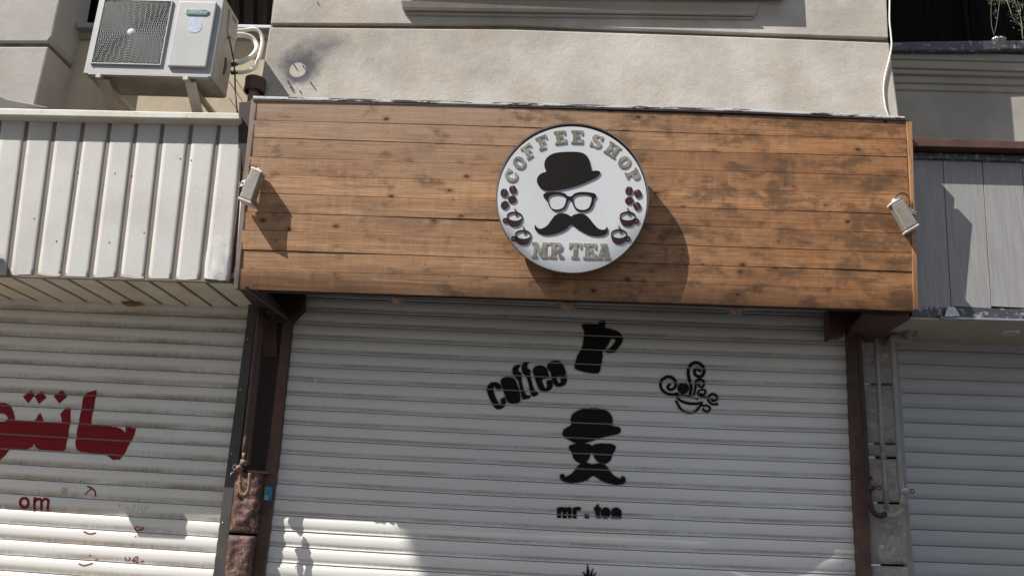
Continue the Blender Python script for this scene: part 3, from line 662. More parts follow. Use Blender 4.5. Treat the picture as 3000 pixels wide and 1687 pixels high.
# ------------------------------------------------------------------ wooden fascia
wf = root('wooden_fascia', (0, 5.2, 1.40), 'long shop fascia of brown stained horizontal planks carrying the round sign', 'fascia')
LY = [291, 351, 404, 459, 510, 565, 620.5, 673, 732, 786, 845]; RY = [354, 407, 461.5, 517, 570, 629, 683.5, 740, 797, 852, 910]
b = B()
for k in range(10):
    nx = 26; g = .0015 if k not in (5, 1, 2, 7) else .0032
    lean = random.uniform(-.0025, .0025)
    def X(y, s_): return lerp([(290, 748), (404, 735), (620, 714), (845, 697)], y)*(1-s_)+lerp([(352, 2653), (629, 2664), (910, 2683)], y)*s_
    top = []; bot = []; warp = random.uniform(-.004, .004)
    for i in range(nx+1):
        s_ = i/nx; yt = LY[k]*(1-s_)+RY[k]*s_; yb = LY[k+1]*(1-s_)+RY[k+1]*s_
        sag = 1.1*math.sin(s_*7+k*2.1)
        pt, pbm = U(X(yt, s_), yt+(sag if k else 0), FP), U(X(yb, s_), yb+(1.1*math.sin(s_*7+(k+1)*2.1) if k < 9 else 0), FP)
        off = lean+warp*math.sin(s_*math.pi*2+k); pt.z -= g; pbm.z += g; pt.y += off; pbm.y += off+.002; top.append(pt); bot.append(pbm)
    bk = Vector((0, .022, 0))
    for i in range(nx):
        a, c, d, e = top[i], bot[i], bot[i+1], top[i+1]
        uvf = lambda p, lv: (p.x+7*k, lv+3*k)
        h = (a-c).length
        b.face([a, c, d, e], [uvf(a, h), uvf(c, 0), uvf(d, 0), uvf(e, h)])
        for q in ((a, e, e+bk, a+bk), (c, c+bk, d+bk, d)): b.face(list(q), [uvf(p, .002 if q[0] is c else h) for p in q])
    for a, c in ((top[0], bot[0]), (top[-1], bot[-1])): b.face([a, a+bk, c+bk, c], [(a.x+7*k, .1+3*k), (a.x+.02+7*k, .1+3*k), (a.x+.02+7*k, 3*k), (a.x+7*k, 3*k)])
b.build('plank_cladding', WOOD, wf, recalc=True)
# backing box, soffit
B().prism([(752, 300), (2650, 362), (2678, 900), (702, 838)], PL(5.030, .0791, 1.407), .03).build('backing', BROWN_D, wf)
q = [U(702, 842, 5.05), U(2680, 904, 5.05), U(2610, 975, 5.62), U(790, 905, 5.62)]; q = [p+Vector((0, 0, .33)) for p in q]
B().hexa(q, [p+Vector((0, 0, .03)) for p in q]).build('soffit', BROWN_D, wf)
B().prism([(745, 846), (1500, 870), (2675, 908), (2670, 914), (1500, 877), (760, 853)], 5.07, .03).build('bottom_rail', BROWN_D, wf)
tp = [(741, 281), (1120, 291), (1500, 300), (1900, 311), (2200, 320), (2652, 341)]
top = tp+[(x, y+(9 if x < 1800 else 8)) for x, y in tp[::-1]]
rl_ = B().prism(top, PL(4.890), .04).build('top_rail', PEEL, wf, bevel=.004)
low = [(x, y+(8.5 if x < 1800 else 7.5)) for x, y in tp]; low = low+[(x, y+5) for x, y in low[::-1]]
B().prism(low, PL(4.893), .03).build('rail_shade_strip', BROWN_D, rl_)  # dark strip standing in for the shaded lower side of the rail
B().hexa([U(745, 288, 4.905), U(2650, 348, 4.905), U(2650, 348, 4.905)+Vector((0, .45, .02)), U(745, 288, 4.905)+Vector((0, .45, .02))], [p-Vector((0, 0, .015)) for p in (U(745, 288, 4.905), U(2650, 348, 4.905), U(2650, 348, 4.905)+Vector((0, .45, .02)), U(745, 288, 4.905)+Vector((0, .45, .02)))]).build('roof_sheet', BROWN_D, wf)
# left steel post (edge of fascia)
def vstrip(name, pts, pl, th, mt, parent, bevel=.003):
    return B().prism(pts, pl, th).build(name, mt, parent, bevel=bevel)
vstrip('edge_post', [(736, 291), (750, 291), (739, 404), (716, 620), (697, 846), (684, 844), (703, 620), (725, 404)], PL(5.0, .0791, 1.407), .06, RIB, wf)
vstrip('edge_trim', [(750.5, 300), (753, 300), (741.5, 404), (719, 620), (699.5, 846), (697, 846), (716, 620), (738, 404)], PL(4.998, .0791, 1.407), .02, BLACKR, wf, 0)
vstrip('side_board', [(2655.5, 357), (2673, 357), (2679, 560), (2687, 760), (2692, 905), (2677, 908), (2670, 620), (2664, 500)], PL(4.992, .0791, 1.407), .05, WOODB, wf)
vstrip('side_batten', [(2655.5, 357), (2661, 357), (2668, 500), (2667, 600), (2663, 600), (2660, 480)], PL(5.005, .0791, 1.407), .02, M('fresh_cut_wood', (.60, .42, .24), None, 20, .6), wf, 0)
vstrip('side_post', [(2640, 350), (2662, 350), (2688, 906), (2664, 906)], PL(5.055, .0791, 1.407), .35, BROWN_D, wf)
vstrip('side_post', [(700, 300), (742, 296), (700, 840), (690, 838)], PL(5.075, .0791, 1.407), .35, BROWN_D, wf)
# steel gussets under both ends
B().prism([(745, 852), (889, 857), (885, 906), (853, 938), (800, 940), (770, 900)], 5.55, .08).build('gusset', BROWN_D, wf)
B().hexa([U(700, 848, 5.1), U(770, 850, 5.1), U(850, 935, 5.6), U(762, 920, 5.6)], [p+Vector((0, 0, .02)) for p in (U(700, 848, 5.1), U(770, 850, 5.1), U(850, 935, 5.6), U(762, 920, 5.6))]).build('gusset', BROWN_D, wf)
B().prism([(2427, 906), (2540, 906), (2530, 925), (2478, 960), (2470, 985), (2447, 984), (2440, 990), (2430, 991)], 5.5, .1).build('gusset', BROWN, wf)
q = [U(2533, 922, 5.1), U(2664, 930, 5.1), U(2590, 985, 5.6), U(2555, 1003, 5.6), U(2478, 985, 5.6)]
B().hexa(q, [p+Vector((0, 0, .03)) for p in q]).build('gusset', BROWN, wf)
# ------------------------------------------------------------------ round sign
DP = PL(4.99-.120, .0791, 1.407)
rs = root('round_sign', U(1675, 586, DP), 'round white sign with black hat, glasses and moustache, fixed on the wooden planks', 'sign')
def dpl(d): return PL(DP.Y0-d, DP.s, DP.zr)
CIR = ell(1676, 586.5, 222, 216.5, 96, rot=8)
plate('disc', [[[(1676+(x-1676)*.985, 586+(y-586.5)*.985) for x, y in CIR]]], dpl(0), .006, DISCW, rs)
me = plate_mesh([[CIR, [(1676+(x-1676)*.98, 586+(y-586.5)*.98) for x, y in CIR]]], PL(DP.Y0+.045, DP.s, DP.zr), .048, 'rim')
link('rim', me, RIM, rs)
plate('back_plate', [[[(1676+(x-1676)*.975, 586+(y-586.5)*.975) for x, y in CIR]]], PL(DP.Y0+.048, DP.s, DP.zr), .004, RIM, rs)
for x, y in ((1560, 500), (1790, 500), (1560, 680), (1790, 680)):
    p = U(x, y, PL(DP.Y0+.045, DP.s, DP.zr)); B().bar(p, p+Vector((0, .09, 0)), .02).build('standoff', RIM, rs)
zd = lambda p: zz(p, 1400, 340, 2.898)
FPd = dpl(.0065)
HATS = smoothpoly(zd([(505, 572), (502, 540), (515, 510), (545, 487), (580, 474), (567, 440), (565, 400), (578, 368), (605, 340), (650, 319), (720, 309), (800, 307), (870, 312), (912, 330), (938, 362), (950, 400), (960, 440), (971, 469), (1000, 466), (1030, 471), (1038, 481), (1030, 500), (1000, 525), (950, 550), (880, 580), (800, 606), (700, 627), (620, 636), (570, 631), (530, 610)]), 3)
plate('hat', [[HATS]], FPd, .005, BLACKF, rs)
GO = smoothpoly(zd([(555, 680), (565, 660), (590, 650), (640, 646), (700, 650), (740, 661), (760, 680), (780, 685), (800, 680), (820, 661), (860, 649), (920, 648), (970, 655), (998, 665), (1003, 690), (988, 712), (975, 760), (950, 795), (910, 812), (870, 812), (830, 795), (810, 760), (795, 720), (780, 713), (765, 725), (745, 775), (715, 800), (670, 810), (630, 795), (605, 765), (590, 725), (570, 705)]), 3)
G1 = smoothpoly(zd([(598, 695), (620, 674), (670, 665), (720, 674), (748, 697), (745, 735), (728, 775), (695, 793), (650, 795), (620, 775), (600, 735)]), 3)
G2 = smoothpoly(zd([(808, 697), (830, 675), (880, 665), (935, 669), (965, 690), (960, 735), (945, 775), (915, 796), (870, 798), (835, 780), (812, 740)]), 3)
plate('glasses', [[GO, G1, G2]], FPd, .005, BLACKF, rs)
MS = smoothpoly(zd([(482, 940), (490, 928), (500, 945), (520, 958), (550, 955), (590, 930), (620, 890), (650, 850), (690, 830), (740, 830), (775, 845), (793, 855), (815, 840), (860, 830), (905, 838), (945, 870), (985, 920), (1020, 955), (1055, 968), (1085, 960), (1095, 940), (1103, 965), (1095, 995), (1060, 1015), (1010, 1020), (950, 1012), (890, 985), (840, 955), (793, 922), (750, 960), (690, 990), (620, 1008), (560, 1010), (510, 990), (487, 965)]), 3)
plate('moustache', [[MS]], FPd, .005, BLACKF, rs)
for cx, cy, rt in ((223, 655, 5), (298, 628, -15), (292, 710, 78), (228, 757, 40), (1283, 637, 8), (1358, 662, -20), (1285, 720, 75), (1352, 768, -25)):
    def hb(sg):
        pts = []
        for i in range(13):
            a = math.radians(-90+180*i/12); pts.append((sg*(3+28*math.cos(a)), 36*math.sin(a)))
        c, s_ = math.cos(math.radians(rt)), math.sin(math.radians(rt))
        return zd([(cx+x*c-y*s_, cy+x*s_+y*c) for x, y in pts])
    plate('coffee_bean', [[hb(1)], [hb(-1)]], FPd, .005, BROWNF, rs)
for cx, cy, sg, rt in ((310, 888, -1, 4), (382, 1042, -1, 4), (1270, 886, 1, 2), (1197, 1036, 1, 2)):
    def tr(p):
        c, s_ = math.cos(math.radians(rt)), math.sin(math.radians(rt)); return zd([(cx+x*c*1-y*s_, cy+x*s_+y*c) for x, y in p])
    bowl = ell(0, -34, 68, 40, 16, 180, 360)+smoothpoly([(68, -34), (64, 0), (48, 34), (20, 50), (-20, 50), (-48, 34), (-64, 0), (-68, -34)], 3, False)
    inn = ell(0, -30, 60, 32, 24)
    hd = ell(sg*76, 6, 24, 22, 18); hi = ell(sg*78, 6, 11, 10, 14)
    st = stroke([(-14, -62), (2, -74), (-8, -92), (-2, -108)], 9, False, 3)
    grp = [[tr(bowl), tr(inn)], [tr(hd), tr(hi)]]
    # steam as a tapering ribbon
    sp = smoothpoly([(6, -40), (18, -62), (-2, -80), (-6, -112), (4, -88), (30, -66), (14, -40)], 3)
    grp.append([tr(sp)])
    plate('coffee_cup', grp, FPd, .005, BROWNF, rs)
# slab-serif letters
def glyph(ch):
    R_ = lambda x0, y0, x1, y1: [(x0, y0), (x1, y0), (x1, y1), (x0, y1)]
    if ch in 'EF':
        p = [(0, 0), (.92, 0), (.92, .34), (.80, .34), (.74, .17), (.42, .17), (.42, .41), (.56, .41), (.56, .33), (.66, .33), (.66, .67), (.56, .67), (.56, .58), (.42, .58)]
        p += [(.42, .84), (.76, .84), (.82, .66), (.94, .66), (.94, 1), (0, 1), (0, .85), (.13, .85), (.13, .15), (0, .15)] if ch == 'E' else [(.42, .85), (.58, .85), (.58, 1), (0, 1), (0, .85), (.13, .85), (.13, .15), (0, .15)]
        return [p], .94
    if ch == 'O': return [ell(.47, .5, .47, .5, 28), ell(.47, .5, .17, .33, 22)], .94
    if ch == 'C':
        o_ = ell(.47, .5, .47, .5, 24, 35, 300); i_ = ell(.50, .5, .19, .33, 20, 300, 35)[::1]
        i_ = ell(.50, .5, .19, .33, 20, 38, 300)[::-1]
        return [o_+[(.70, .02), (.90, .0), (.90, .36), (.76, .36)]+i_+[(.66, .66), (.90, .66)]], .92
    if ch == 'S':
        return [smoothpoly([(.86, .02), (.86, .34), (.74, .34), (.60, .16), (.42, .16), (.36, .26), (.48, .37), (.78, .48), (.92, .68), (.82, .92), (.52, 1.0), (.28, .94), (.14, 1.0), (.04, 1.0), (.04, .64), (.16, .64), (.28, .82), (.48, .86), (.60, .76), (.50, .64), (.16, .52), (.04, .32), (.12, .10), (.40, 0), (.62, .05), (.74, .02)], 2)], .94
    if ch == 'H': return [[(0, 0), (.46, 0), (.46, .15), (.38, .15), (.38, .41), (.66, .41), (.66, .15), (.58, .15), (.58, 0), (1.04, 0), (1.04, .15), (.92, .15), (.92, .85), (1.04, .85), (1.04, 1), (.58, 1), (.58, .85), (.66, .85), (.66, .59), (.38, .59), (.38, .85), (.46, .85), (.46, 1), (0, 1), (0, .85), (.12, .85), (.12, .15), (0, .15)]], 1.04
    if ch in 'PR':
        out = [(0, 0), (.62, 0)]+ell(.62, .29, .30, .29, 10, -90, 90)[1:]
        if ch == 'P': out += [(.42, .58), (.42, .85), (.56, .85), (.56, 1), (0, 1), (0, .85), (.13, .85), (.13, .15), (0, .15)]
        else: out += [(.82, .68), (.88, .85), (1.0, .85), (1.0, 1), (.70, 1), (.58, .64), (.42, .60), (.42, .85), (.50, .85), (.50, 1), (0, 1), (0, .85), (.13, .85), (.13, .15), (0, .15)]
        return [out, [(.42, .16), (.56, .16), (.64, .22), (.64, .36), (.56, .42), (.42, .42)]], .95
    if ch == 'T': return [[(0, 0), (.94, 0), (.94, .36), (.82, .36), (.76, .17), (.61, .17), (.61, .85), (.74, .85), (.74, 1), (.20, 1), (.20, .85), (.33, .85), (.33, .17), (.18, .17), (.12, .36), (0, .36)]], .94
    if ch == 'M': return [[(0, 0), (.36, 0), (.56, .50), (.76, 0), (1.12, 0), (1.12, .15), (1.0, .15), (1.0, .85), (1.12, .85), (1.12, 1), (.66, 1), (.66, .85), (.76, .85), (.76, .40), (.56, .85), (.52, .85), (.28, .38), (.28, .85), (.38, .85), (.38, 1), (0, 1), (0, .85), (.12, .85), (.12, .15), (0, .15)]], 1.12
    if ch == 'A': return [[(.32, 0), (.70, 0), (.93, .85), (1.02, .85), (1.02, 1), (.54, 1), (.54, .85), (.62, .85), (.59, .74), (.34, .74), (.31, .85), (.40, .85), (.40, 1), (0, 1), (0, .85), (.08, .85), (.32, .15), (.24, .15), (.24, 0)], [(.38, .60), (.55, .60), (.47, .26)]], 1.02
def letter(ch, cx, cy, w_, h_, rot):
    lp, W = glyph(ch); c, s_ = math.cos(math.radians(rot)), math.sin(math.radians(rot)); out = []
    for l in lp:
        q = []
        for x, y in l:
            x = (x/W-.5)*w_; y = (y-.5)*h_; q.append((cx+x*c-y*s_, cy+x*s_+y*c))
        out.append(zd(q))
    plate('letter', [out], dpl(.0065), .0045, CHROME, rs)
for ch, cx, cy, rot in (('C', 283, 511, -62), ('O', 351, 400, -47), ('F', 430, 300, -35), ('F', 551, 226, -21), ('E', 699, 184, -7), ('E', 843, 181, 1), ('S', 1008, 217, 19), ('H', 1140, 290, 33), ('O', 1243, 395, 49), ('P', 1315, 507, 64)):
    letter(ch, cx, cy, {'H': 112}.get(ch, 100), 112, rot)
for ch, cx, cy, w_ in (('M', 527, 1140, 138), ('R', 665, 1143, 116), ('T', 826, 1146, 108), ('E', 951, 1150, 112), ('A', 1070, 1152, 116)): letter(ch, cx, cy, w_, 134, 1.5)
# ------------------------------------------------------------------ floodlights
def flood(label, tl, tr, br, bl, Y, side, cab):
    r_ = root('floodlight', U((tl[0]+br[0])/2, (tl[1]+br[1])/2, Y), label, 'floodlight', 'floodlights at the ends of the wooden fascia')
    A, Bq, C_, D = [U(*p, Y+(.05 if side > 0 and q in (1, 2) else 0)) for q, p in enumerate((tl, tr, br, bl))]; dp = Vector((0, .085 if side < 0 else .06, 0))
    L = lambda a, c, t: a+(c-a)*t
    B().hexa([L(A, D, .08), L(Bq, C_, .08), L(Bq, C_, .93), L(A, D, .93)], [L(A, D, .1)+dp*.9, L(Bq, C_, .1)+dp*.9, L(Bq, C_, .91)+dp*.9, L(A, D, .91)+dp*.9]).build('body', LAMPB, r_, bevel=.008, seg=3)
    for a, c in ((0, .085), (.925, 1)):
        e = (Bq-A)*.06
        B().hexa([L(A, D, a)-e, L(Bq, C_, a)+e, L(Bq, C_, c)+e, L(A, D, c)-e], [L(A, D, a)-e+dp, L(Bq, C_, a)+e+dp, L(Bq, C_, c)+e+dp, L(A, D, c)-e+dp]).build('end_cap', LAMPC, r_, bevel=.007, seg=3)
    m0 = L(A, Bq, .5); up = (A-D).normalized()
    B().lathe(m0+dp*.4-up*.003, [(.016, 0), (.016, .012), (.010, .016), (.0001, .016)], 14, up).build('cable_gland', LAMPC, r_)
    for i in range(5):
        pass
    e0 = L(A, D, .5) if side < 0 else L(Bq, C_, .5)
    sx = Vector((side*.035, .02, 0)); u2 = up*.022
    B().hexa([e0+u2, e0+sx+u2, e0+sx-u2, e0-u2], [p+Vector((0, .006, 0)) for p in (e0+u2, e0+sx+u2, e0+sx-u2, e0-u2)]).build('bracket', GALV, r_)
    B().bar(e0+sx*.8, e0+sx*.8+Vector((0, .13, 0)), .03, .006).build('bracket', GALV, r_)
    B().lathe(e0+sx*.55+Vector((0, -.004, 0)), [(.0001, .006), (.006, .006), (.007, 0)], 6, Vector((0, -1, 0))).build('bolt', RIB, r_)
    pts = smoothpoly([tuple(U(x, y, yy)) for x, y, yy in cab], 5, False)
    B().tube(pts, .004, 8).build('cable', BLACKR, r_)
flood('small dusty floodlight leaning right, at the left end of the wooden fascia', (738, 487), (767, 500), (733, 597), (697, 583), 4.845, -1, [(753, 489, 4.87), (742, 484, 4.88), (730, 487, 4.93), (728, 492, 5.0)])
flood('small grey floodlight leaning left, at the right end of the wooden fascia', (2609, 594), (2642, 574), (2694, 661), (2659, 681), 4.84, 1, [(2622, 580, 4.87), (2635, 567, 4.88), (2652, 568, 4.92), (2661, 580, 4.96), (2667, 610, 5.0)])
# ------------------------------------------------------------------ caged lamps
for (x, y, lb) in ((1163, 891, 'caged amber lamp under the fascia, left of the three, far from the round sign'), (1663.5, 911, 'caged amber lamp under the fascia, directly below the round sign'), (2155, 924, 'caged amber lamp under the fascia, right of the three, nearest the grey shop')):
    p = U(x, y, 5.15); c = p+Vector((0, 0, .052))
    r_ = root('bulkhead_lamp', c+Vector((0, 0, .05)), lb, 'lamp', 'caged lamps under the wooden fascia')
    hemi = [(.052*math.cos(math.radians(a)), .055*math.sin(math.radians(a))) for a in range(-90, 1, 10)]
    B().lathe(c, [(max(.0002, a), b_) for a, b_ in hemi]+[(.054, .04)], 22).build('glass', GLASS, r_)
    B().lathe(c+Vector((0, 0, .002)), [(.0003, -.044), (.024, -.040), (.037, -.020), (.040, .03)], 16).build('bulb', AMBER, r_)
    B().lathe(c, [(.066, .02), (.068, .03), (.068, .05), (.02, .055)], 22).build('collar', BROWN_D, r_)
    b = B()
    for k in range(4):
        a = k*math.pi/4+.4
        pts = [c+Vector((math.cos(a)*.060*math.cos(t), math.sin(a)*.060*math.cos(t), .061*math.sin(t))) for t in [math.radians(-180+q*15) for q in range(13)]]
        b.tube(pts, .0018, 5)
    b.tube([c+Vector((math.cos(t)*.052, math.sin(t)*.052, -.031)) for t in [q*math.pi/10 for q in range(21)]], .0018, 5, False)
    b.build('wire_cage', WIREG, r_)
# ------------------------------------------------------------------ white panelled fascia
wh = root('white_fascia', (-3.4, 5.1, 1.45), 'white vertically panelled shop fascia with rusty cap, left of the wooden fascia', 'fascia')
# panel seams: top (y~365) and bottom (y~815) x positions
xb = [18, 98, 178, 260, 341, 422, 503, 585, 668]
xt = [75.5, 157, 240, 317.5, 395, 472, 556, 637, 717]
xt = [x if i else 75.5 for i, x in enumerate(xt)]
def seamx(i):
    if i < 0: return xb[0]+i*82, xt[0]+i*80.5
    return xb[i], xt[i]
def ybot(x): return 803+x*.0270+ (2.2*math.sin(x*.05))
def ytop(x): return 345+x*.028
wavy = [0]*12
for i in range(-6, 9):
    x0b, x0t = seamx(i-1); x1b, x1t = seamx(i); g = 12
    if i == 8: x1b, x1t = 672, 712
    nx, ny = 6, 26; b = B(); G = []
    from mathutils import noise as _n
    bul = random.uniform(-.0004, .0005)
    for j in range(ny+1):
        t = j/ny; row = []
        for q in range(nx+1):
            s_ = q/nx
            xa = x0t+g+(x1t-x0t-2*g*.5)*s_; xc = x0b+g+(x1b-x0b-2*g*.5)*s_
            x = xa*(1-t)+xc*t; y = ytop(xa)*(1-t)+ybot(xc)*t
            p = U(x, y, 5.0); p.y -= bul*math.sin(s_*math.pi)
            if i >= 7:                                       # crumpled lower corner
                c = U(640 if i == 8 else 612, 795, 5.0); d = math.hypot(p.x-c.x, (p.z-c.z)*.8)
                wgt = max(0, 1-d/(.20 if i == 8 else .06))
                p.y -= .03*wgt*(.35+_n.noise(p*38)+.4*_n.noise(p*75)); p.y = min(p.y, 4.9995)
            row.append(p)
        G.append(row)
    for j in range(ny):
        for q in range(nx): b.face([G[j][q], G[j+1][q], G[j+1][q+1], G[j][q+1]], sm=True)
    for col, sg in ((0, -1), (nx, 1)):
        for j in range(ny): b.face([G[j][col], G[j+1][col], G[j+1][col]+Vector((0, .03, 0)), G[j][col]+Vector((0, .03, 0))])
    b.face([G[ny][0], G[ny][nx], G[ny][nx]+Vector((0, .03, 0)), G[ny][0]+Vector((0, .03, 0))])
    b.build('panel', PANEL, wh, recalc=True)
B().prism([(-500, 335), (712, 366), (700, 560), (672, 827), (-500, 796)], 5.002, .03).build('seam_backing', SEAM, wh)
for x, y in ((165, 706), (320, 710), (422, 681), (528, 465), (228, 505), (337, 508), (385, 515), (560, 470), (100, 640)):
    B().lathe(U(x, y, 4.999), [(.0001, .003), (.004, .002), (.005, -.002)], 8, Vector((0, -1, 0))).build('screw', RUST, wh)
# soffit boards
def sof(x, t, yy=0): # x along front bottom px, t 0 front..1 back
    a = U(x, ybot(x)+1, 5.0); return a+Vector((0, .66*t, -.0))
for i in range(-6, 10):
    x0 = seamx(i-1)[0] if i-1 < 9 else 672; x1 = seamx(i)[0] if i < 9 else 700
    if i == 8: x1 = 672
    if i == 9: x0 = 680
    fl = U(x0+11, ybot(x0)+1, 5.0); fr_ = U(x1-1.0, ybot(x1)+1, 5.0)
    bl_ = fl+Vector((0, .648, .0)); br_ = fr_+Vector((0, .648, 0))
    b = B().hexa([fl, fr_, br_, bl_], [p+Vector((0, 0, .02)) for p in (fl, fr_, br_, bl_)])
    b.build('soffit_board', SOFFIT_W, wh, bevel=.003)
p0, p1 = U(-500, 790, 5.01), U(705, 822, 5.01)
B().hexa([p0+Vector((0, 0, .012)), p1+Vector((0, 0, .012)), p1+Vector((0, .66, .012)), p0+Vector((0, .66, .012))], [p+Vector((0, 0, .05)) for p in (p0, p1, p1+Vector((0, .66, 0)), p0+Vector((0, .66, 0)))]).build('seam_backing', SEAM, wh)
# cap
c0 = [(-500, 303), (0, 317), (250, 322), (450, 327), (700, 331)]
b = B(); b.prism(c0+[(702, 350), (450, 346), (250, 342), (0, 337), (-500, 324)], 4.93, .12); b.build('cap', PANEL_CAP, wh, bevel=.006)
b = B()
fr = [U(-500, 325, 4.94), U(700, 352, 4.94), U(706, 366, 4.985), U(-500, 341, 4.985)]
b.hexa(fr, [p+Vector((0, .06, .0)) for p in fr]); b.build('cap_underside', SOFFIT_W, wh, bevel=.003)
b = B().box(U(-500, 330, 5).x, U(705, 340, 5).x, 4.95, 5.69, U(350, 322, 4.95).z-.03, U(350, 322, 4.95).z-.015); b.build('roof_sheet', BROWN_D, wh)
B().prism([(700, 331), (734, 333), (731, 372), (706, 368)], 5.005, .1).build('end_patch', M('beige_filler', (.44, .35, .25), None, 8, .9), wh)
B().prism([(709, 372), (729, 372), (693, 846), (682, 838)], 5.012, .05).build('end_post', BROWN, wh, bevel=.003)
B().prism([(703.5, 585), (707, 585), (693.5, 838), (688.5, 838)], 5.004, .015).build('foam_bead', WHITEP, wh)
q = U(352, 876, 5.45)   # torn piece under the soffit
b = B(); b.face([U(352, 878, 5.6), U(358, 890, 5.55), U(372, 874, 5.58), U(372, 896, 5.56)]); b.face([U(372, 874, 5.58), U(430, 893, 5.60), U(400, 897, 5.56), U(372, 898, 5.55)])
b.build('torn_flap', WOODO, wh)
B().prism([(738, 886), (760, 892), (752, 912)], 5.56, .02).build('torn_flap', WOODO, wh)
# small unlit box sign just past the picture's left edge
o = B().box(-3.81, -3.50, 4.915, 4.99, 1.455, 1.575).build('box_lamp', AC_W, None, origin=Vector((-3.65, 4.99, 1.46)), bevel=.006)
tag(o, 'flat grey lamp box fixed low on the white fascia at the picture edge', 'lamp')
# ------------------------------------------------------------------ air conditioner
YA0, YA1 = 5.0, 5.30
x0, x1 = U(245, 213, YA0).x, U(617, 222, YA0).x; z0 = U(430, 219, YA0).z; z1 = z0+.635
ac = root('air_conditioner', ((x0+x1)/2, YA1, z0), 'off-white outdoor air conditioner unit with round fan grille, above the white fascia', 'air conditioner')
ac_b = B()
# casing without the fan opening
g0 = U(262, 190, YA0); g1 = U(478, 5, YA0)
TL, TR, BR, BL = [U(x/3.22, y/3.22, YA0) for x, y in ((985, 15), (1635, 20), (1510, 620), (868, 602))]
gx0, gx1 = (TL.x+BL.x)/2, (TR.x+BR.x)/2; gz0, gz1 = (BL.z+BR.z)/2, (TL.z+TR.z)/2
for (a, c, d, e) in ((x0, gx0, z0, z1), (gx1, x1, z0, z1), (gx0, gx1, z0, gz0), (gx0, gx1, gz1, z1)): ac_b.box(a, c, YA0, YA0+.03, d, e)
ac_b.build('front_casing', AC_W, ac, bevel=.0)
B().box(x0+.002, x1-.0, YA0+.0305, YA1, z0+.004, z1-.002).build('casing', AC_SIDE, ac, bevel=.006)
B().box(x0+.01, x1-.01, YA0+.035, YA1-.01, z0-.004, z0+.003).build('base_pan', AC_BOT, ac)
B().box(x0+.03, x1-.015, YA0+.0, YA0+.03, z0-.010, z0-.001).build('bottom_lip', AC_W, ac, bevel=.003)
B().box(gx0, gx1, YA0+.027, YA0+.0302, gz0, gz1).build('fan_opening', DARK, ac)
# fan blades behind grille
gc = U(1243/3.22, 312/3.22, YA0); b = B()
for k in range(3):
    a = k*2.094+.5; r1, r2 = .04, .17
    P = [gc+Vector((math.cos(a+t)*r_, .022-.01*(t > .3), math.sin(a+t)*r_)) for r_, t in ((r1, 0), (r2, .1), (r2, .9), (r1, .6))]
    b.face(P)
b.build('fan_blades', M('fan_dark', (.05, .05, .05), None, 5, .5), ac)
gr = B(); cxz = (gc.x, gc.z)
ins = lambda x, z, m_=.004: gx0+m_ < x < gx1-m_ and gz0+m_ < z < gz1-m_
step = .01235; R0 = .031; nr = 27; yg = YA0-.010
for k in range(nr):
    r_ = R0+k*step; n = max(24, int(r_*520)); hw = .0011
    for i in range(n):
        a, c = 2*math.pi*i/n, 2*math.pi*(i+1)/n; 
        q = [(cxz[0]+math.cos(t)*rr_, cxz[1]+math.sin(t)*rr_) for t, rr_ in ((a, r_-hw), (c, r_-hw), (c, r_+hw), (a, r_+hw))]
        if all(ins(*w_) for w_ in q):
            f_ = [Vector((x, yg, z)) for x, z in q]; gr.hexa(f_, [p+Vector((0, .010, 0)) for p in f_])
    ns = max(8, int(round(2*math.pi*r_/.042)))
    for i in range(ns):
        a = 2*math.pi*(i+.5*(k % 2))/ns; ca, sa = math.cos(a), math.sin(a); w2 = .0009
        q = [(cxz[0]+ca*r_-sa*w2, cxz[1]+sa*r_+ca*w2), (cxz[0]+ca*r_+sa*w2, cxz[1]+sa*r_-ca*w2), (cxz[0]+ca*(r_+step)+sa*w2, cxz[1]+sa*(r_+step)-ca*w2), (cxz[0]+ca*(r_+step)-sa*w2, cxz[1]+sa*(r_+step)+ca*w2)]
        if all(ins(*w_) for w_ in q):
            f_ = [Vector((x, yg+.001, z)) for x, z in q]; gr.hexa(f_, [p+Vector((0, .006, 0)) for p in f_])
gr.build('fan_grille', AC_W, ac, recalc=False)
b = B(); t_ = .007; y0_, y1_ = YA0-.013, YA0-.0005
b.box(gx0-t_, gx0+.003, y0_, y1_, gz0-t_, gz1+t_).box(gx1-.003, gx1+t_, y0_, y1_, gz0-t_, gz1+t_).box(gx0+.003, gx1-.003, y0_, y1_, gz0-t_, gz0+.003).box(gx0+.003, gx1-.003, y0_, y1_, gz1-.003, gz1+t_)
b.build('grille_frame', AC_W, ac, bevel=.004)
B().lathe(gc+Vector((0, -.008, 0)), [(.0002, .008), (.018, .007), (.0255, .003), (.027, -.004)], 26, Vector((0, -1, 0))).build('grille_hub', DISCW, ac)
pc = [U(x/3.22, y/3.22, YA0) for x, y in ((1695, 28), (2062, 36), (1950, 655), (1588, 640))]
xa, xc = (pc[0].x+pc[3].x)/2, (pc[1].x+pc[2].x)/2; za, zc = (pc[2].z+pc[3].z)/2, (pc[0].z+pc[1].z)/2
B().box(xa, xc, YA0-.022, YA0-.0005, za, zc).build('front_panel', AC_W, ac, bevel=.010, seg=3)
YPn = YA0-.0225
def pxz(pts): return zz(pts, 0, 0, 3.22)
bd = plate('badge', [[pxz([(1765, 86), (1950, 90), (1975, 110), (1972, 125), (1945, 148), (1768, 143), (1748, 128), (1746, 106)])]], YPn, .006, SILV, ac)
plate('badge_face', [[pxz([(1770, 91), (1945, 95), (1967, 111), (1964, 124), (1940, 139), (1772, 135), (1757, 124), (1756, 107)])]], YPn-.006, .001, TEAL, bd)
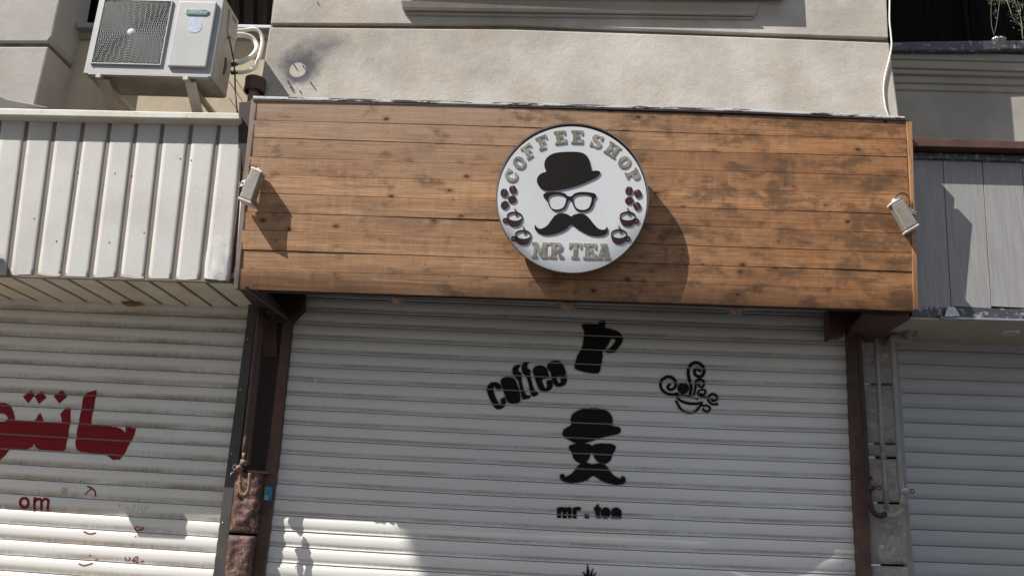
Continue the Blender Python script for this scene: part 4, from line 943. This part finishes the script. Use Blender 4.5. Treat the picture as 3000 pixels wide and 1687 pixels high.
def text(name, s_, px, py, Y, hpx, mt, parent, th=.001, xs=1, shear=0, bold=0):
    cu = bpy.data.curves.new(name, 'FONT'); cu.body = s_; cu.align_x = 'CENTER'; cu.align_y = 'CENTER'; cu.extrude = th/2; cu.offset = bold; cu.shear = shear
    c = U(px, py, Y); sz = abs(U(px, py-hpx/2, Y).z-U(px, py+hpx/2, Y).z)*1.35; cu.size = sz
    o = bpy.data.objects.new(name, cu); me = bpy.data.meshes.new_from_object(o); bpy.data.objects.remove(o)
    for v in me.vertices: a, b_, d = v.co; v.co = (c.x+a*xs, c.y-th/2-d, c.z+b_)
    return link(name, me, mt, parent, origin=c)
WT = M('badge_white', (.75, .77, .76), None, 5, .4)
text('badge_lettering', 'GENERAL', 1845/3.22, 104/3.22, YPn-.007, 6.2, WT, bd)
text('badge_lettering', 'COOL-HEAT', 1862/3.22, 122/3.22, YPn-.007, 6.2, WT, bd)
plate('round_sticker', [[ell(1833/3.22, 240/3.22, 23, 22.5, 36)]], YPn, .0012, STICK, ac)
# side cover, cable entry, valves
sd_ = lambda px, py, out=.0: (lambda v: v*((x1+out)/v.x))(ray(px, py))
def sideq(pts, th):
    a = [sd_(x, y, .0) for x, y in pts]; return B().hexa(a, [p+Vector((th, 0, 0)) for p in a])
sideq([(671, 28), (695, 62), (686, 116), (676, 112), (664, 98)], .012).build('service_cover', AC_SIDE, ac, bevel=.003)
sideq([(677, 46), (688, 62), (687, 72), (676, 58)], .014).build('handle_slot', RIB, ac)
sideq([(690, 92), (697, 100), (691, 122), (685, 116)], .002).build('data_label', AC_W, ac)
for x, y in ((679, 189), (678, 214)):
    p = sd_(x, y); B().lathe(p-Vector((.002, 0, 0)), [(.014, 0), (.014, .03), (.009, .032), (.009, .045), (.0002, .046)], 12, Vector((1, 0, 0))).build('valve', BLACKR, ac)
sideq([(659, 168), (664, 172), (663, 200), (656, 222), (652, 216), (657, 195)], .003).build('rust_stain', RUST, ac)
# brackets
for lb, pts in (('L-shaped steel bracket under the fan side of the air conditioner', ((302, 214), (415, 300))), ('L-shaped steel bracket under the panel side of the air conditioner', ((556, 216), (640, 300)))):
    xk = U(*pts[0], 5.04).x; r_ = root('wall_bracket', (xk, YR, z0-.5), lb, 'bracket', 'steel brackets carrying the air conditioner')
    B().bar((xk, 4.99, z0-.022), (xk, YR-.02, z0-.022), .035, .030).build('arm', AC_SIDE, r_, bevel=.002)
    B().bar((xk, YR-.03, z0+.02), (xk, YR-.03, z0-.62), .04, .05, Vector((0, 1, 0))).build('upright', AC_SIDE, r_, bevel=.002)
    B().bar((xk+.02, 5.03, z0-.03), (xk+.02, YR-.05, z0-.50), .075, .012).build('brace', AC_SIDE, r_, bevel=.002)
    for zz_ in (.1, .3): B().lathe((xk, YR-.062, z0-zz_), [(.008, 0), (.008, .008), (.0002, .009)], 6, Vector((0, -1, 0))).build('bolt', RUST, r_)
# insulated pipes, cable
zt = lambda L_: [tuple(U(x/7.244+600, y/7.244, yy)) for x, y, yy in L_]
p = smoothpoly(zt([(560, 790, 5.37), (700, 745, 5.42), (850, 755, 5.45), (980, 800, 5.47), (1070, 900, 5.48), (1110, 1010, 5.47), (1070, 1120, 5.45), (960, 1230, 5.42), (800, 1310, 5.38), (640, 1360, 5.34), (560, 1380, 5.31)]), 4, False)
o = B().tube(p, .0185, 14).build('insulated_pipe', WHITEP, None, origin=Vector(p[0])); tag(o, 'thick white insulated pipe curving in an inner loop from the air conditioner', 'pipe', 'white insulated pipes beside the air conditioner')
p = smoothpoly(zt([(600, 660, 5.50), (750, 655, 5.52), (900, 640, 5.54), (1040, 625, 5.55), (1140, 670, 5.56), (1210, 780, 5.57), (1220, 930, 5.57), (1185, 1100, 5.56), (1130, 1280, 5.54), (1080, 1420, 5.52), (960, 1500, 5.45), (800, 1540, 5.37), (640, 1540, 5.33), (560, 1530, 5.31)]), 4, False)
o = B().tube(p, .0145, 14).build('insulated_pipe', WHITEP, None, origin=Vector(p[0])); tag(o, 'white insulated pipe forming the larger outer loop behind the air conditioner', 'pipe', 'white insulated pipes beside the air conditioner')
p = smoothpoly([tuple(U(x, y, yy)) for x, y, yy in ((668, 108, 5.17), (673, 120, 5.15), (678, 145, 5.13), (684, 175, 5.12), (688, 215, 5.12), (689, 260, 5.10), (692, 300, 5.08), (697, 345, 5.1))], 4, False)
o = B().tube(p, .0058, 8).build('power_cable', BLACKR, None, origin=Vector(p[0])); tag(o, 'dark brown cable hanging from the side of the air conditioner', 'cable')
for x, y in ((702, 250), (682, 255), (683, 305)):
    q = U(x, y, YR); B().tube([q+Vector((0, .01, 0)), q+Vector((-.0, -.08, .0))], .003, 6).build('nail', RUST, bld)
# vent pipe with cap
p = U(745, 268, 5.30)
vp = root('vent_pipe', p-Vector((0, 0, .3)), 'short brown vent pipe with a wide round cap, at the wooden fascia corner', 'vent pipe')
B().lathe(p-Vector((0, 0, .33)), [(.038, 0), (.038, .36)], 24).build('pipe', M('ochre_pipe', (.27, .17, .10), (.2, .12, .07), 12, .6), vp)
B().lathe(p-Vector((0, 0, .012)), [(.060, .0), (.0715, .0), (.0735, .010), (.0735, .028), (.071, .032), (.0715, .085), (.074, .088), (.073, .104), (.066, .108), (.0002, .108)], 36).build('cap', BROWN, vp)
B().lathe(p-Vector((0, 0, .010)), [(.0602, .004), (.058, .06), (.0002, .06)], 30).build('cap_lining', DARK, vp)
# slanted tube under the corner
a, c = U(723, 844, 4.99), U(852, 940, 5.60)
d = (a-c).normalized(); b = B().tube([c, a], .0115, 16, False); b.lathe(a, [(.0115, 0), (.0085, 0), (.0085, -.05), (.0002, -.05)], 16, d)
o = b.build('drain_tube', BLACKBR, None, origin=c); tag(o, 'dark open-ended tube sticking out under the left corner of the wooden fascia', 'tube')
# dry nest / cobweb twigs by the tube
b = B(); rnd = random.Random(3)
for i in range(60):
    q = U(rnd.gauss(762, 22), rnd.gauss(915, 14), 5.56+rnd.uniform(-.05, .03)); q2 = q+Vector((rnd.gauss(0, .03), rnd.gauss(0, .02), rnd.gauss(-.01, .03))); b.tube([q, (q+q2)/2+Vector((0, -.004, .006)), q2], .0010, 4, False)
o = b.build('dry_debris', RUST_L, None, origin=U(762, 915, 5.56)); tag(o, 'tangle of cobweb and dry debris in the dark corner under the tube', 'debris', kind='stuff')
# ------------------------------------------------------------------ gas pipes left
YG = 5.40
gp = root('gas_pipe', U(706, 1448, YG), 'brown gas pipe with dusty valve and hooked end, beside the red-lettered shutter', 'pipe')
p = [U(x, y, YG+.03) for x, y in ((763, 905), (757, 950), (745, 1060), (731, 1190), (720, 1290), (715, 1330))]
B().tube(p, .0165, 14).build('riser', RUST, gp)
B().tube([U(x, y, YG+.07) for x, y in ((775, 905), (768, 960), (752, 1120), (735, 1280), (727, 1360))], .012, 12).build('riser', RUST, gp)
B().tube([U(715, 1326, YG), U(713, 1345, YG)], .010, 12).build('stem', RUST_L, gp)
B().tube([U(716, 1346, YG), U(711, 1362, YG)], .022, 6).build('coupling', RUST_L, gp)
c = U(702, 1371, YG); B().lathe(c+Vector((0, .02, 0)), [(.019, 0), (.022, .012), (.020, .032), (.011, .037), (.011, .046), (.0002, .047)], 16, Vector((-.1, -1, .05))).build('valve_body', RUST_L, gp)
rg = [c+Vector((-.028+.011*math.cos(t), -.012, .004+.015*math.sin(t))) for t in [k*math.pi/8 for k in range(17)]]
B().tube(rg, .0035, 8, False).build('wing_handle', RUST_L, gp)
B().tube([c+Vector((-.03, 0, -.02)), c+Vector((-.048, -.01, -.035)), c+Vector((-.05, -.01, -.05))], .0022, 6).build('wire', SILV, gp)
p = smoothpoly([tuple(U(x, y, YG+.01)) for x, y in ((705, 1376), (704, 1395), (703, 1415), (703.5, 1432), (708, 1444), (716, 1449), (724, 1442), (729, 1428), (731, 1410), (732, 1385))], 4, False)
B().tube(p, .0112, 14).build('hook_bend', M('ochre_bend', (.24, .14, .085), (.17, .10, .065), 14, .55), gp)
B().tube([U(705, 1409, YG+.01), U(704.4, 1414, YG+.01)], .0135, 14).build('coupling', RUST_L, gp)
# sticker on the rail
o = B().prism([(777, 1424), (799, 1424), (794, 1465), (772, 1464)], 5.595, .003).build('blue_sticker', BLUE, None, origin=U(786, 1444, 5.595))
tag(o, 'small blue sticker on the brown guide rail left of the centre shutter', 'sticker')
B().prism([(777.3, 1425), (780.5, 1425), (775.5, 1464), (772.5, 1464)], 5.5935, .001).build('yellow_edge', YEL, o)
plate('emblem', [[ell(780, 1457, 5, 5.5, 16), ell(780, 1457, 2.5, 3, 12)]], 5.5945, .001, WT, o)
# ------------------------------------------------------------------ gas pipes right
YH = 5.50
gr_ = root('gas_pipe', U(2590, 1500, YH), 'dark brown gas pipe with ring valve curving up beside the centre shutter, right pier', 'pipe', )
p = smoothpoly([tuple(U(x, y, YH)) for x, y in ((2513, 965), (2522, 1100), (2532, 1250), (2540, 1390), (2545, 1440), (2550, 1475), (2560, 1500), (2578, 1510), (2594, 1505))], 4, False)
B().tube(p, .017, 14).build('riser', BROWN_D, gr_)
c = U(2549, 1428, YH-.02); B().lathe(c, [(.020, 0), (.021, .02), (.014, .026), (.012, .036), (.0002, .037)], 12, Vector((.5, -1, 0))).build('valve_body', BROWN_D, gr_)
B().tube([c+Vector((.045+.011*math.cos(t), -.03, .011*math.sin(t))) for t in [k*math.pi/8 for k in range(17)]], .004, 8, False).build('ring', BLACKR, gr_)
B().tube([U(2545, 1395, YH), U(2546, 1405, YH)], .022, 12).build('coupling', BROWN_D, gr_)
wp = root('gas_pipe', U(2600, 1512, YH), 'pale grey gas pipe with white ring valve and stained bend, beside the grey shutter', 'pipe')
p = smoothpoly([tuple(U(x, y, YH)) for x, y in ((2612, 980), (2617, 1060), (2626, 1200), (2634, 1330), (2640, 1420), (2645, 1460), (2645, 1480), (2636, 1500), (2618, 1510), (2596, 1508))], 4, False)
B().tube(p, .0185, 14).build('riser', GREYP, wp)
c = U(2650, 1438, YH-.02); B().lathe(c, [(.020, 0), (.021, .02), (.016, .026), (.011, .036), (.0002, .037)], 14, Vector((.1, -1, 0))).build('valve_body', M('pale_valve', (.42, .43, .42), None, 12, .5), wp)
B().tube([c+Vector((.035+.012*math.cos(t), -.03, .012*math.sin(t))) for t in [k*math.pi/8 for k in range(17)]], .0035, 8, False).build('ring', BLACKR, wp)
mp_ = root('conduit', U(2597, 1480, YH+.02), 'straight grey conduit with a coupling running down the middle of the right stone pier', 'pipe')
B().tube([U(x, y, YH+.02) for x, y in ((2566, 985), (2573, 1100), (2583, 1290), (2586, 1330))], .0155, 12).build('tube', GREYP, mp_)
B().tube([U(2586, 1322, YH+.02), U(2588, 1345, YH+.02)], .020, 12).build('coupling', GREYP, mp_)
B().tube([U(x, y, YH+.02) for x, y in ((2588, 1345), (2593, 1420), (2598, 1492))], .0172, 12).build('tube', GREYP, mp_)
# ------------------------------------------------------------------ grey fascia on the right
YB = 5.16
gf = root('grey_fascia', (3.1, 5.3, 1.4), 'grey wood-grain panelled shop fascia with brown top bar, right of the wooden fascia', 'fascia')
def xs_at(i, t):
    top_ = [2640, 2762, 2877, 2993, 3112, 3230, 3350]; bot_ = [2655, 2787, 2905, 3026, 3148, 3270, 3390]
    return top_[i]*(1-t)+bot_[i]*t
for i in range(6):
    b = B(); g = .9
    b.prism([(xs_at(i, 0)+g, 466), (xs_at(i+1, 0)-g, 470), (xs_at(i+1, 1)-g, 903), (xs_at(i, 1)+g, 897)], YB, .02); b.build('panel', GREYPANEL, gf, bevel=.0015)
B().prism([(2630, 430), (3400, 450), (3450, 912), (2650, 898)], YB+.012, .03).build('backing', DARK, gf)
B().prism([(2650, 402), (3000, 414), (3400, 426), (3400, 450), (3000, 436), (2660, 428)], YB-.10, .13).build('top_bar', BROWN, gf, bevel=.004)
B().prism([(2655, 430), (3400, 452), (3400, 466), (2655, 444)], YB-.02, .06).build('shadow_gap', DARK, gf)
B().prism([(2655, 445), (3400, 467), (3400, 486), (2660, 462)], YB-.025, .03).build('flashing', METAL_D, gf, bevel=.003)
# lower trim with bent tab
B().prism([(2672, 897), (3400, 915), (3400, 942), (2672, 926)], YB-.012, .012).build('lower_trim', METAL_D, gf, bevel=.002)
B().prism([(2756, 927), (3400, 944), (3400, 951), (2762, 934)], YB-.028, .04).build('lower_lip', GALV, gf, bevel=.003)
B().prism([(2768, 928), (2775, 902), (2781, 898), (2796, 898), (2801, 903), (2814, 926)], YB-.05, .01).build('bent_tab', GALV, gf, bevel=.003)
zs = U(2850, 943, YB).z
for i in range(7):
    xa_, xb_ = 2668+i*118, 2668+(i+1)*118-1.5
    f0 = U(xa_, 934+(xa_-2668)*.031, YB); f1 = U(xb_, 934+(xb_-2668)*.031, YB)
    q = [f0, f1, f1+Vector((0, .61, 0)), f0+Vector((0, .61, 0))]; B().hexa(q, [p+Vector((0, 0, .015)) for p in q]).build('soffit_panel', SOFFIT_R, gf)
B().box(U(2640, 940, YB).x, 5.4, YB+.02, YQ, zs+.02, zs+.05).build('backing', DARK, gf)
B().box(U(2640, 940, YB).x, 5.4, YB+.0, YQ, U(2850, 410, YB).z-.03, U(2850, 410, YB).z-.01).build('roof_sheet', METAL_D, gf)
# downlight
v = ray(2960, 973); zd_ = (lambda x: 0)(0)
zsoff = (U(2960, 943, YB)).z; c = v*(zsoff/v.z)
dl = root('downlight', c, 'round white recessed downlight in the beige soffit under the grey fascia', 'lamp')
B().lathe(c+Vector((0, 0, .004)), [(.055, 0), (.052, -.012), (.036, -.014), (.034, -.004)], 28).build('ring', M('white_plastic', (.72, .70, .68), None, 6, .4), dl)
B().lathe(c+Vector((0, 0, -.002)), [(.0002, -.004), (.034, -.004)], 24).build('lens', M('lens_grey', (.42, .40, .38), None, 6, .3), dl)
# reel-like fitting on beige block
c = U(2668, 973, 5.45)
rf = root('round_fitting', c, 'round grey plastic fitting on a beige block under the corner of the grey fascia', 'fitting')
B().lathe(c+Vector((0, .05, 0)), [(.034, 0), (.036, .03), (.034, .055), (.024, .058), (.022, .045), (.0002, .045)], 26, Vector((.25, -1, -.1))).build('drum', M('grey_plastic', (.30, .27, .26), None, 6, .5), rf)
sp = [c+Vector((.003, -.012, 0))+Vector((math.cos(t)*(.004+.0022*t), 0, math.sin(t)*(.004+.0022*t))) for t in [k*.4 for k in range(18)]]
B().tube(sp, .0024, 6, False).build('spiral', M('pale_plastic', (.6, .56, .53), None, 6, .4), rf)
B().prism([(2612, 985), (2650, 965), (2676, 990), (2676, 997), (2612, 997)], 5.52, .1).build('block', M('beige_plastic', (.42, .36, .30), None, 6, .5), rf, bevel=.004)
# white wall cable
p = smoothpoly([tuple(U(x, y, YW-.012)) for x, y in ((2606, -160), (2606.5, 0), (2606, 60), (2610, 100), (2612, 135), (2606, 170), (2597, 205), (2590, 240), (2589, 275), (2594, 315), (2602, 338), (2606, 350))], 4, False)
o = B().tube(p, .0058, 8).build('white_cable', WHITEP, None, origin=Vector(p[2])); tag(o, 'thin white cable hanging down the right edge of the pale stone wall', 'cable')
# ------------------------------------------------------------------ plant and foil at the top right window
YPt = 5.80
pt = root('potted_plant', U(2905, 125, YPt), 'straggly plant with thin pale stems before the dark window, top right', 'plant')
zp = lambda pts: [tuple(U(x/5.572+2600, y/5.572, YPt+yy)) for x, y, yy in pts]
b = B()
for pts, r_ in (([(2215, 650, 0), (2200, 560, 0), (2195, 430, 0), (2170, 280, .02), (2120, 150, .02), (2080, 30, 0), (2040, -80, 0), (2000, -220, 0)], .004), ([(2200, 440, 0), (2120, 360, 0), (2040, 280, -.02), (2005, 170, -.03), (1970, 70, -.03), (1930, -60, 0)], .0035),
                ([(2165, 260, 0), (2170, 150, .02), (2120, 20, .03), (2130, -80, .03)], .003), ([(1740, 590, .02), (1770, 450, 0), (1795, 300, 0), (1820, 120, 0), (1850, -40, 0)], .002), ([(1745, 590, 0), (1700, 420, 0), (1690, 200, 0), (1700, 20, 0)], .0018)):
    b.tube(smoothpoly(zp(pts), 3, False), r_, 6)
b.build('stem', TWIG, pt)
b = B(); rnd = random.Random(5)
def leaf(c, s_):
    a = rnd.uniform(0, 6.28); t = Vector((math.cos(a), rnd.uniform(-.5, .5), math.sin(a))).normalized(); n = t.cross(Vector((rnd.uniform(-1, 1), 1, rnd.uniform(-1, 1)))).normalized()
    b.face([c, c+t*s_*.5+n*s_*.22, c+t*s_, c+t*s_*.5-n*s_*.22])
for cx, cy, sx, sy, n in ((1860, 5, 90, 40, 190), (1760, 195, 16, 40, 22), (2130, 150, 60, 90, 90), (2080, 320, 40, 60, 35), (2160, 400, 40, 60, 35), (1690, 60, 18, 40, 12), (2000, 10, 70, 30, 40), (2205, 180, 30, 120, 30), (1800, -120, 120, 60, 120), (2100, -120, 120, 60, 120)):
    for i in range(n): leaf(U(rnd.gauss(cx, sx)/5.572+2600, rnd.gauss(cy, sy)/5.572, YPt+rnd.gauss(0, .03)), rnd.uniform(.009, .018))
b.build('foliage', LEAF, pt)
b = B(); c = U(2926, 116, 5.77); from mathutils import noise as nz_
n1, n2 = 22, 7; G = []
for j in range(n2+1):
    row = []
    for i in range(n1):
        th_ = 2*math.pi*i/n1; ph = math.radians(90*j/n2); q = Vector((.055*math.cos(th_)*math.cos(ph), .035*math.sin(th_)*math.cos(ph), .026*math.sin(ph))); k = 1+.28*nz_.noise(q*90); row.append(c+q*k+Vector((0, 0, -.006)))
    G.append(row)
for j in range(n2):
    for i in range(n1): b.face([G[j][i], G[j][(i+1) % n1], G[j+1][(i+1) % n1], G[j+1][i]])
o = b.build('foil_bundle', FOIL, None, origin=c); tag(o, 'crumpled silver foil lying on the dark metal sheet under the plant', 'foil')
# ------------------------------------------------------------------ occluder added behind the camera, shaped to cast the lower shadow
t = 8.5; sh_ = lambda x, z: Vector((x-1.66*t, YS-t, z+2.17*t))          # shutter-plane point carried back along the sunlight
gz_ = -1.62
ob = root('opposite_occluder', (0, -8, -1.62), 'unseen building form added across the street, outline shaped to shade the shutters', 'building')
outl = [sh_(x, z) for x, z in ((-0.925, 0.075), (1.058, 0.075), (1.088, 0.047), (1.134, -0.031), (1.205, -0.093), (1.294, -0.137), (1.397, -0.158), (1.505, -0.156), (1.613, -0.131), (1.713, -0.083), (1.799, -0.018), (1.865, 0.062), (1.885, 0.075), (7, 0.075))]  # roofline dip follows the round sign so the shadow spares the disc
xr_, yf_ = outl[-1].x, outl[0].y; a_ = sh_(-.45, -.79)
fr = [Vector((a_.x, yf_, gz_))]+[a_]+outl+[Vector((xr_, yf_, gz_))]
B().hexa(fr[::-1], [p-Vector((0, 9, 0)) for p in fr[::-1]]).build('wall', OCCL, ob)
for i in range(2):  # dark window boxes dressing the added occluder
    for j in range(4):
        x = fr[0].x+1.0+i*3.2; z = 1.5+j*3.4; B().box(x, x+1.5, yf_-.001, yf_+.03, z, z+1.9).build('window', DARK, ob)
